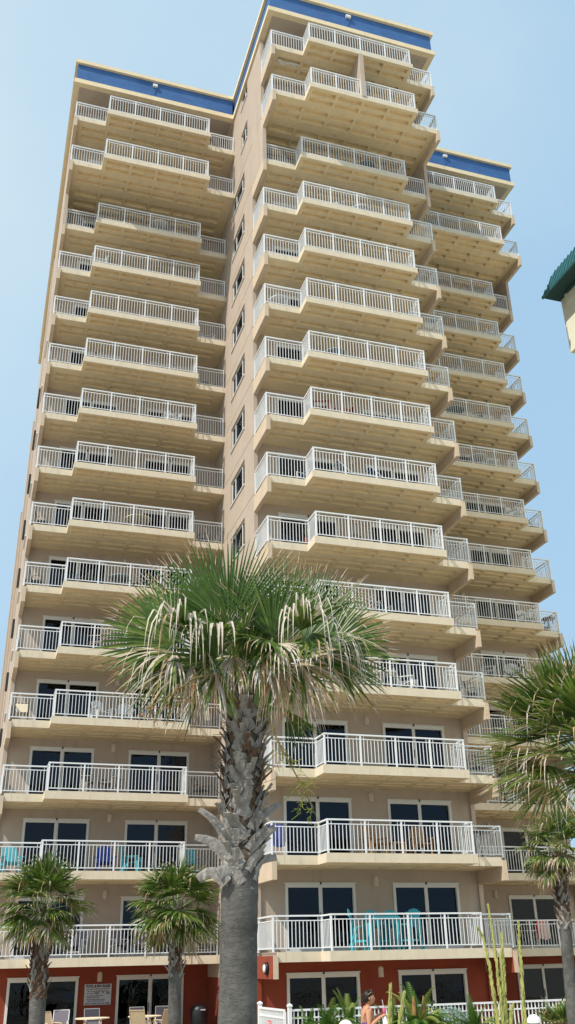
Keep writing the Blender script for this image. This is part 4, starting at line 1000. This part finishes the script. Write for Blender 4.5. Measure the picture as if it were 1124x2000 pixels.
FUR = [
 ('bar', 'centre', 1, 707, -.2, 60, 'turquoise tall bar chair, leftmost of four'), ('bar', 'centre', 1, 737, .35, 5, 'turquoise tall bar chair, second from left'), ('bar', 'centre', 1, 770, .35, -10, 'turquoise tall bar chair, third from left'), ('bar', 'centre', 1, 797, -.2, -60, 'turquoise tall bar chair, rightmost of four,'), ('btab', 'centre', 1, 752, -.25, 0, 'turquoise square bar table among four bar chairs'),
 ('wd', 'centre', 2, 732, .1, 10, 'natural wood slatted chair left of a small table'), ('wd', 'centre', 2, 822, .1, -8, 'natural wood slatted chair right of a small table'), ('st', 'centre', 2, 776, -.1, 0, 'small wooden side table between two wood chairs'), ('bistro', 'centre', 2, 930, .9, 0, 'dark tall bistro table'), ('tow2', 'centre', 2, 540, .75, 0, 'purple and grey towel hung low at the left end'),
 ('wh', 'centre', 4, 795, -.1, 50, 'white slatted chair facing left'), ('wh', 'centre', 4, 715, .1, 0, 'white slatted chair facing outwards behind palm leaves'), ('rtw', 'centre', 4, 752, -.2, 0, 'small white round table between two white chairs'),
 ('iron', 'centre', 5, 790, .2, -30, 'dark iron chair by the right door'), ('sc', 'centre', 5, 745, .1, 10, 'white chair with blue straps, behind palm leaf tips,'), ('iron', 'centre', 3, 935, .9, 0, 'dark iron chair in the right corner'), ('iron', 'centre', 4, 925, .9, 60, 'dark iron chair in the right corner'),
 ('pot', 'centre', 6, 604, .2, 0, 'leafy potted plant by the railing corner'), ('iron', 'centre', 6, 708, .3, 20, 'dark iron chair left of the middle'), ('iron', 'centre', 6, 788, .2, -20, 'dark iron chair right of the middle'),
 ('sc', 'centre', 7, 583, .8, -70, 'white chair with blue straps, tipped towards the left door,'), ('lg', 'centre', 7, 693, -.3, 180, 'blue strap lounger, left of a row,'), ('lg', 'centre', 7, 755, -.2, 180, 'blue strap lounger, right of a row,'), ('lg', 'centre', 7, 725, .6, 180, 'blue strap lounger at the back of the row'),
 ('rw', 'centre', 8, 628, -.3, 70, 'red-brown wood chair, left of two,'), ('rw', 'centre', 8, 672, -.1, -20, 'red-brown wood chair, right of two,'), ('rt', 'centre', 8, 655, .4, 0, 'dark round table behind two wood chairs'),
 ('rt', 'centre', 9, 655, -.1, 0, 'dark framed round table left of the middle'), ('iron', 'centre', 9, 672, .4, -60, 'dark iron chair beside the round table'), ('rtw', 'centre', 10, 545, .6, 0, 'small white round table at the left end'), ('wh', 'centre', 10, 560, .7, 30, 'white slatted chair at the left end'),
 ('iron', 'centre', 11, 690, .2, 10, 'dark iron chair in the middle'), ('iron', 'centre', 11, 720, .3, -20, 'second dark iron chair, just right of the middle,'),
 ('sc', 'centre', 12, 672, -.3, 20, 'white chair with blue straps, left of three,'), ('sc', 'centre', 12, 738, -.4, -10, 'white chair with blue straps, middle of three,'), ('sc', 'centre', 12, 776, -.4, 15, 'white chair with blue straps, right of three,'), ('blues', 'centre', 12, 655, -.2, 40, 'dark blue sling chair beside the leftmost strap chair'), ('rtw', 'centre', 12, 705, -.2, 0, 'white round table between strap chairs'),
 ('iron', 'centre', 13, 680, -.3, 10, 'dark iron chair left of a round table'), ('rt', 'centre', 13, 715, -.3, 0, 'dark framed round table'), ('iron', 'centre', 13, 745, -.3, -30, 'dark iron chair right of a round table'),
 ('mauve', 'left', 1, 152, .5, -30, 'mauve sling chair with white frame, first from the left,'), ('mauve', 'left', 1, 232, .5, 20, 'mauve sling chair with white frame, second from the left,'), ('mauve', 'left', 1, 275, .6, -10, 'mauve sling chair with white frame, third from the left,'), ('mauve', 'left', 1, 395, .7, 0, 'mauve sling chair in the right corner'),
 ('tq', 'left', 2, 22, .6, 10, 'turquoise slatted chair, leftmost,'), ('ry', 'left', 2, 206, .2, 0, 'royal blue slatted chair in the middle'), ('tq', 'left', 2, 258, .1, 70, 'turquoise slatted chair turned sideways'), ('tq', 'left', 2, 370, .8, -10, 'turquoise slatted chair near the right end'),
 ('gr', 'left', 3, 178, -.3, 70, 'weathered grey wood chair turned left'), ('gr', 'left', 3, 215, -.1, -40, 'weathered grey wood chair turned right'), ('iron', 'left', 3, 392, .8, 40, 'dark iron chair in the right corner'),
 ('cream', 'left', 4, 42, .7, 0, 'cream cushioned chair in the left corner'), ('wh', 'left', 4, 198, .0, 20, 'white slatted chair, left of three,'), ('wh', 'left', 4, 243, .2, -10, 'white slatted chair, middle of three,'), ('blues', 'left', 4, 296, .1, 10, 'blue sling chair by the right door'),
 ('iron', 'left', 5, 210, .1, 30, 'dark iron chair near the palm leaves'),
 ('iron', 'left', 6, 72, .7, 80, 'dark iron chair in the left corner'), ('iron', 'left', 6, 165, -.2, -60, 'dark iron chair left of the table'), ('rt', 'left', 6, 235, -.1, 0, 'dark framed round table'), ('iron', 'left', 6, 268, -.1, -60, 'dark iron chair right of the table'),
 ('iron', 'left', 7, 82, .7, 80, 'dark iron chair in the left corner'), ('rtt', 'left', 7, 270, -.2, 0, 'cream round table'), ('tan', 'left', 7, 258, .3, 0, 'tan sling chair behind the round table'), ('iron', 'left', 7, 398, .8, 0, 'dark iron chair in the right corner'),
 ('iron', 'left', 8, 165, -.2, 40, 'dark iron chair at the left end of the bay'), ('wh', 'left', 9, 337, -.4, 10, 'white slatted chair right of the middle'), ('iron', 'left', 10, 408, .8, 20, 'dark iron chair in the right corner'), ('wh', 'left', 11, 412, .8, 60, 'white slatted chair in the right corner'), ('rtw', 'left', 13, 311, -.5, 0, 'white round table right of the middle'), ('wh', 'left', 12, 195, -.5, 0, 'white slatted chair at the left end of the bay'),
 ('tow', 'right', 1, 1062, .0, 0, 'white and red towel hung over the railing'), ('rtw', 'right', 1, 1035, .5, 0, 'white round table behind the railing'), ('wh', 'right', 3, 1010, .1, 20, 'white slatted chair behind the railing'), ('wh', 'right', 5, 955, -.3, 60, 'white slatted chair, left of two,'), ('wh', 'right', 5, 1000, -.3, -30, 'white slatted chair, right of two,'),
 ('bistro', 'right', 6, 1074, .8, 0, 'dark bistro table at the open right end'), ('iron', 'right', 6, 1062, .9, 60, 'dark iron chair at the open right end'), ('wh', 'right', 6, 1030, -.3, 0, 'white slatted chair near the bay corner'), ('iron', 'right', 8, 1040, .9, 0, 'dark iron chair at the open right end'), ('wh', 'right', 8, 1010, -.4, 20, 'white slatted chair near the bay corner'),
 ('iron', 'right', 9, 905, -.3, 30, 'dark iron chair at the left of the bay'), ('wh', 'right', 9, 955, -.3, 0, 'white slatted chair in the middle'), ('rtw', 'right', 9, 935, -.4, 0, 'white round table left of the white chair'), ('rt', 'right', 10, 890, -.3, 0, 'dark framed round table'), ('iron', 'right', 10, 935, -.3, -30, 'dark iron chair right of the table'),
 ('iron', 'right', 11, 990, .8, 0, 'dark iron chair at the open right end'), ('wh', 'right', 11, 900, -.3, 0, 'white slatted chair at the left of the bay'), ('wh', 'right', 12, 955, -.4, 0, 'white slatted chair near the bay corner'), ('tan', 'right', 13, 905, -.3, 0, 'tan sling chair'),
 ('rtt', 'left', 0, 180, -1.6, 0, 'tan round patio table, left one,'), ('rtt', 'left', 0, 283, -1.6, 0, 'tan round patio table, right one,'), ('tan', 'left', 0, 98, -1.9, 30, 'tan sling chair nearest the left small palm'), ('mauve', 'left', 0, 117, -.9, -10, 'grey sling chair by the glass door'), ('mauve', 'left', 0, 181, -.6, 0, 'grey sling chair under the rules sign'),
 ('mauve', 'left', 0, 272, -.6, 5, 'grey sling chair behind the right patio table'), ('tan', 'left', 0, 275, -2.5, 150, 'tan sling chair left of the right patio table'), ('tan', 'left', 0, 322, -2.5, 200, 'tan sling chair right of the right patio table'), ('mauve', 'left', 0, 318, -.6, -10, 'grey sling chair, second behind the right patio table,'),
]
GLIFT = .33
for f in FUR:
    kk = dict(group='patio furniture by the ground floor doors', dz=GLIFT) if f[2] == 0 else {}
    put(*f, **kk)
# the patio these stand on
tag(MB().box(-3, 9.5, 35.2, 41.0, ZD[0]-.3, ZD[0]+GLIFT, ground_m).build('patio'), kind='structure')
# covered grill
gx = xfor(389, 38.9, -1.9); gr_ = tag(empty('covered_grill', (gx, 38.9, ZD[0]+GLIFT)), 'black covered barbecue grill in the corner between the red walls', 'grill')
mb = MB(); mb.tube([(0, 0, .0), (0, 0, .55), (0, 0, .75), (0, 0, .9), (0, 0, .99)], [.30, .33, .34, .30, .12], 14, black); link('cover', mb.mesh('cover', True), gr_)
link('handle', MB().box(-.02, .16, -.36, -.335, .78, .82, signw).mesh('handle'), gr_)

# ------------------------------------------------------------ the woman
def person():
    y = 18; top = at(716, 1936, y); H = top.z-gz(y); base = Vector((top.x, y, gz(y))); S = H/1.66
    root = tag(empty('person', base, -YAW+R(8)), 'woman with short dark hair in a strapless purple dress, holding a bag and drink', 'person')
    V = []; E_ = []; Rr = []
    def v(x, y_, z_, r, par=None):
        V.append((x*S, y_*S, z_*S)); Rr.append(r*S)
        if par is not None: E_.append((par, len(V)-1))
        return len(V)-1
    pel = v(0, 0, .90, .145); wa = v(-.01, 0, 1.06, .115, pel); chh = v(.0, 0, 1.24, .125, wa); sh = v(-.01, 0, 1.36, .10, chh); nk = v(.0, 0, 1.42, .052, sh); nk2 = v(.03, 0, 1.50, .05, nk)
    for s_, elb, wr in ((-1, (-.02, -.21, 1.09), (.20, -.20, 1.25)), (1, (.0, .21, 1.09), (.23, .16, 1.26))):
        a = v(-.01, s_*.15, 1.36, .062, sh); e = v(*elb, .043, a); w1 = v(*wr, .027, e); h = v(wr[0]+.05, wr[1], wr[2]+.015, .028, w1)
        for q_ in range(4): f1 = v(wr[0]+.085, wr[1]+(q_-1.5)*.018, wr[2]+.03, .0085, h); f2 = v(wr[0]+.105, wr[1]+(q_-1.5)*.016, wr[2]+.005, .008, f1); v(wr[0]+.09, wr[1]+(q_-1.5)*.014, wr[2]-.012, .007, f2)
        t1 = v(wr[0]+.06, wr[1]-s_*.035, wr[2]+.04, .010, h); v(wr[0]+.085, wr[1]-s_*.03, wr[2]+.05, .008, t1)
    for s_ in (-1, 1): hp = v(0, s_*.09, .82, .095, pel); kn = v(.02*s_+.01, s_*.10, .47, .058, hp); an = v(-.04*s_-.02, s_*.10, .09, .034, kn); v(-.04*s_+.11, s_*.10, .03, .03, an)
    me = bpy.data.meshes.new('body'); me.from_pydata(V, E_, []); o = link('body', me, root); me.materials.append(skin)
    sk = o.modifiers.new('skin', 'SKIN')
    for i, r_ in enumerate(Rr): me.skin_vertices[0].data[i].radius = (r_*(1 if i > 3 else .82), r_*(1 if i > 3 else 1.15))
    me.skin_vertices[0].data[0].use_root = True
    ss = o.modifiers.new('sub', 'SUBSURF'); ss.levels = 2; ss.render_levels = 2
    for p_ in me.polygons: p_.use_smooth = True
    # head joined to the neck: lofted profile with face features
    mb = MB(); n = 20; m_ = 14; rows = []
    for i in range(m_+1):
        a = math.pi*i/m_; z_ = 1.545+.118*-math.cos(a); rr = math.sin(a)
        for j in range(n):
            b_ = 2*math.pi*j/n; cx, cy_ = math.cos(b_), math.sin(b_)
            x = .045+cx*rr*.098; yy_ = cy_*rr*.076*(1 if z_ > 1.5 else .86); f = max(0, cx)**6
            if abs(cy_) < .45 and cx > 0:
                x += .022*math.exp(-((z_-1.535)/.016)**2)*f*1.2+.008*math.exp(-((z_-1.498)/.012)**2)*f - .006*math.exp(-((z_-1.565)/.012)**2)*f + .012*math.exp(-((z_-1.46)/.02)**2)*f
            mb.v.append((x*S, yy_*S, z_*S))
    mi = mb.mi(skin)
    for i in range(m_):
        for j in range(n): a = i*n+j; b_ = i*n+(j+1) % n; mb.f.append((a, b_, b_+n, a+n)); mb.m.append(mi)
    hd = link('head', mb.mesh('head', True), root)
    for s_ in (-1, 1):
        e_ = MB(); e_.tube([(.030*S, s_*.076*S, 1.515*S), (.034*S, s_*.088*S, 1.54*S), (.03*S, s_*.08*S, 1.565*S)], [.008*S, .014*S, .008*S], 6, skin); link('ear', e_.mesh('ear', True), hd)
        e_ = MB(); e_.tube([(.128*S, s_*.034*S, 1.556*S), (.136*S, s_*.034*S, 1.556*S)], [.010*S, .006*S], 8, iron); link('eye', e_.mesh('eye', True), hd)
    e_ = MB(); e_.tube([(.140*S, -.022*S, 1.493*S), (.150*S, 0, 1.494*S), (.140*S, .022*S, 1.493*S)], .005*S, 5, pink); link('mouth', e_.mesh('mouth'), hd)
    mb = MB(); n = 18
    for i in range(11):
        a = math.pi*(.0+.66*i/10); z_ = 1.562+.122*math.cos(a); rr = math.sin(a)
        for j in range(n):
            b_ = 2*math.pi*j/n; cx, cy_ = math.cos(b_), math.sin(b_); cut = min(rr, 1)
            x = .028+cx*cut*.108; 
            if z_ < 1.60 and x > .05: x = .05-.02*(1.6-z_)/.1
            mb.v.append((x*S, cy_*cut*.088*S, (z_-(.03 if cx < -.2 and i > 6 else 0))*S))
    mi = mb.mi(hair)
    for i in range(10):
        for j in range(n): a = i*n+j; b_ = i*n+(j+1) % n; mb.f.append((a+n, b_+n, b_, a)); mb.m.append(mi)
    link('hair', mb.mesh('hair', True), root)
    mb = MB()
    for s_ in (-1, 1): mb.tube([(.085*S, s_*.025*S, 1.672*S), (.088*S, s_*.06*S, 1.655*S)], [.022*S, .022*S], 8, iron); mb.tube([(.085*S, s_*.07*S, 1.65*S), (.0, s_*.09*S, 1.60*S)], .004*S, 4, slingt)
    link('sunglasses', mb.mesh('sunglasses'), root)
    dress = mat('patterned_dress', (.10, .06, .26), .8, .2, stain=((22, 22, 22), (.75, .55, .72), .52, 1))
    mb = MB(); n = 24; prof_ = [(1.16, .125, .14), (1.08, .13, .145), (1.04, .135, .15), (.98, .15, .17), (.88, .165, .19), (.7, .185, .205), (.52, .21, .225)]
    for z_, rx, ry in prof_:
        for j in range(n): b_ = 2*math.pi*j/n; rp = 1+(.05*math.sin(b_*7) if z_ < .9 else 0); mb.v.append((math.cos(b_)*rx*rp*S, math.sin(b_)*ry*rp*S, z_*S))
    mi = mb.mi(dress)
    for i in range(len(prof_)-1):
        for j in range(n): a = i*n+j; b_ = i*n+(j+1) % n; mb.f.append((a+n, b_+n, b_, a)); mb.m.append(mi)
    link('dress', mb.mesh('dress', True), root)
    rot = Matrix.Rotation(-YAW+R(8), 3, 'Z'); hp_ = base+rot@Vector((.28*S, -.21*S, 1.255*S)); hq = base+rot@Vector((.31*S, .15*S, 1.29*S))
    bgr = tag(empty('plastic_bag', hp_, -YAW), 'white plastic bag hanging from the woman\'s hand', 'bag'); mb = MB(); n = 18; prof_ = [(.0, .02), (-.1, .05), (-.25, .10), (-.42, .15), (-.52, .14), (-.55, .02)]
    for z_, r_ in prof_:
        for j in range(n): b_ = 2*math.pi*j/n; rp = 1+.13*math.sin(b_*3+z_*8)+.07*math.sin(b_*8); mb.v.append((math.cos(b_)*r_*rp+.04*-z_*2, math.sin(b_)*r_*rp*.6, z_))
    mi = mb.mi(bag)
    for i in range(len(prof_)-1):
        for j in range(n): a = i*n+j; b_ = i*n+(j+1) % n; mb.f.append((a+n, b_+n, b_, a)); mb.m.append(mi)
    link('body', mb.mesh('bag_body', True), bgr); 
    dk = tag(empty('drink_cup', hq+Vector((.02, -.03, .0))), 'pink drink with a white straw held up by the woman', 'cup'); mb = MB(); mb.tube([(0, 0, -.05), (0, 0, .09)], [.03, .042], 12, pink); link('cup', mb.mesh('cup', True), dk)
    mb = MB(); mb.tube([(0, 0, .09), (-.02, 0, .22)], .006, 6, whitep); link('straw', mb.mesh('straw'), dk)
person()
